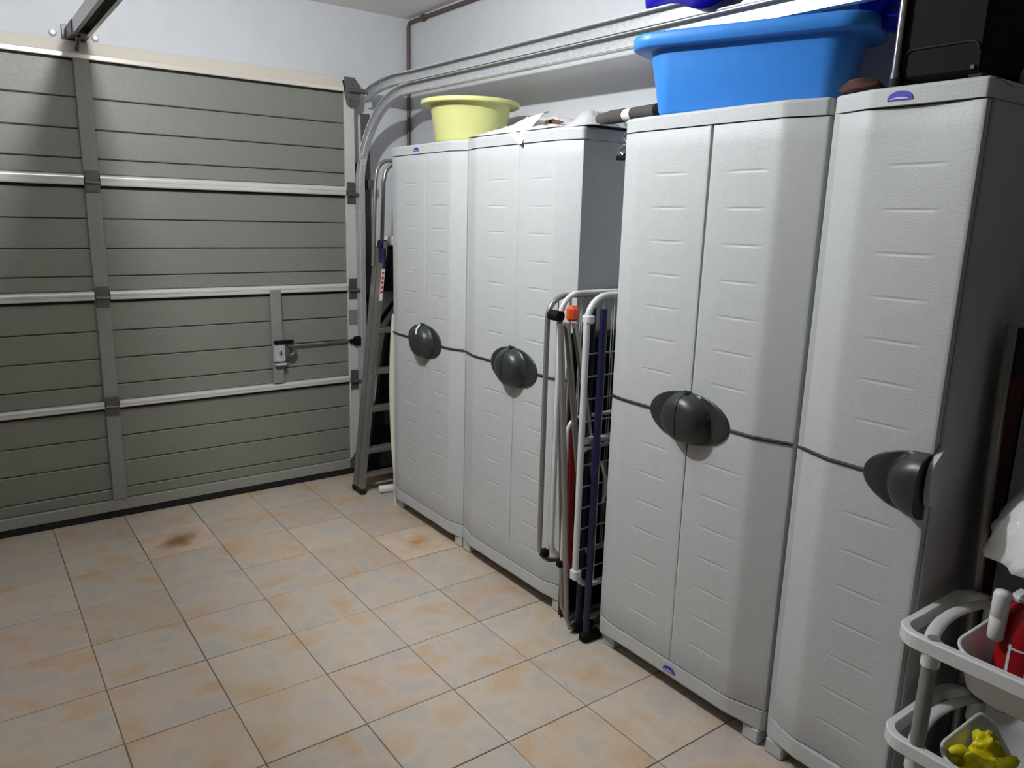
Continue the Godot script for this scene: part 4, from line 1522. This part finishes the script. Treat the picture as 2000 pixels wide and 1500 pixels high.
	for i in 19:
		var s := i / 18.0
		var y := lerpf(0.775, 1.12, s)
		var sx := lerpf(0.165, 0.05, pow(s, 1.3))
		var sz := lerpf(0.188, 0.09, s)
		if s < 0.06: sx *= 0.93; sz *= 0.9
		var c := Vector3(lerpf(1.86, 1.99, s), y, lerpf(-0.49, -0.43, s))
		var ring := []
		for j in 36:
			var a := TAU * j / 36.0
			var k := 1.0 + 0.16 * n.get_noise_2d(cos(a) * 26.0 + 5.0, sin(a) * 26.0) + 0.10 * n.get_noise_3d(cos(a) * 40.0, s * 40.0, sin(a) * 40.0)
			ring.append(c + Vector3(cos(a) * sx * k, 0.012 * n.get_noise_2d(cos(a) * 30.0, sin(a) * 30.0) * (1.0 - s), -sin(a) * sz * k))
		rings.append(ring)
	var bb2 := MB.new()
	bb2.grp(true)
	bb2.loft(rings, false, false)
	bb2.cap(rings[0], true)
	bb2.cap(rings[18], false)
	part("bag_body", bb2, M.bag, bag)
	var hd := MB.new()
	hd.tube([Vector3(1.99, 1.11, -0.44), Vector3(2.04, 1.2, -0.41), Vector3(2.082, 1.298, -0.40), Vector3(2.05, 1.18, -0.40), Vector3(2.01, 1.11, -0.42)], 0.006, 8)
	part("handle", hd, M.bag, bag)
	# narrow folded deck chair leaning on the narrow cabinet's side
	var dc := thing("deck_chair", "narrow folded deck chair with dark red cloth and grey edge leaning on the cabinet's side", "deck chair", Vector3.ZERO)
	var c1 := MB.new()
	c1.tube([Vector3(1.895, 0.012, -0.665), Vector3(1.895, 0.75, -0.685), Vector3(1.898, 1.10, -0.698), Vector3(1.905, 1.262, -0.702)], 0.012, 10)
	part("frame", c1, M.grey_tube, dc)
	var c2 := MB.new()
	c2.box(Vector3(1.948, 0.62, -0.690), Vector3(0.075, 1.05, 0.014), 0.004)
	part("cloth", c2, M.dark_red, dc)
	var c3 := MB.new()
	c3.box(Vector3(1.948, 1.20, -0.690), Vector3(0.075, 0.11, 0.016), 0.004)
	part("top_band", c3, M.black_cloth, dc)
	var c4 := MB.new()
	c4.tube([Vector3(1.992, 0.012, -0.690), Vector3(1.992, 1.25, -0.694)], 0.011, 10)
	part("frame", c4, M.black, dc)

func wardrobe() -> void:
	# stands just outside the frame beside the trolley; it keeps the near right corner dark
	var t := thing("wardrobe", "tall dark brown wardrobe along the right wall behind the trolley", "wardrobe", Vector3(1.90, 0, 0.80))
	var b := MB.new()
	b.box(Vector3(0, 0.97, 0), Vector3(0.48, 1.86, 1.60), 0.006)
	b.box(Vector3(0.02, 0.02, 0), Vector3(0.42, 0.04, 1.54))
	part("body", b, M.dark_wood, t)
	for k in 3:
		var d := MB.new()
		d.box(Vector3(-0.249, 0.97, -0.53 + k * 0.53), Vector3(0.018, 1.80, 0.522), 0.004)
		var o := part("door", d, M.dark_wood, t)
		var kn := MB.new()
		kn.tube([Vector3(-0.258, 1.05, -0.33 + k * 0.53), Vector3(-0.283, 1.05, -0.33 + k * 0.53)], 0.012, 12)
		part("knob", kn, M.brown, o)
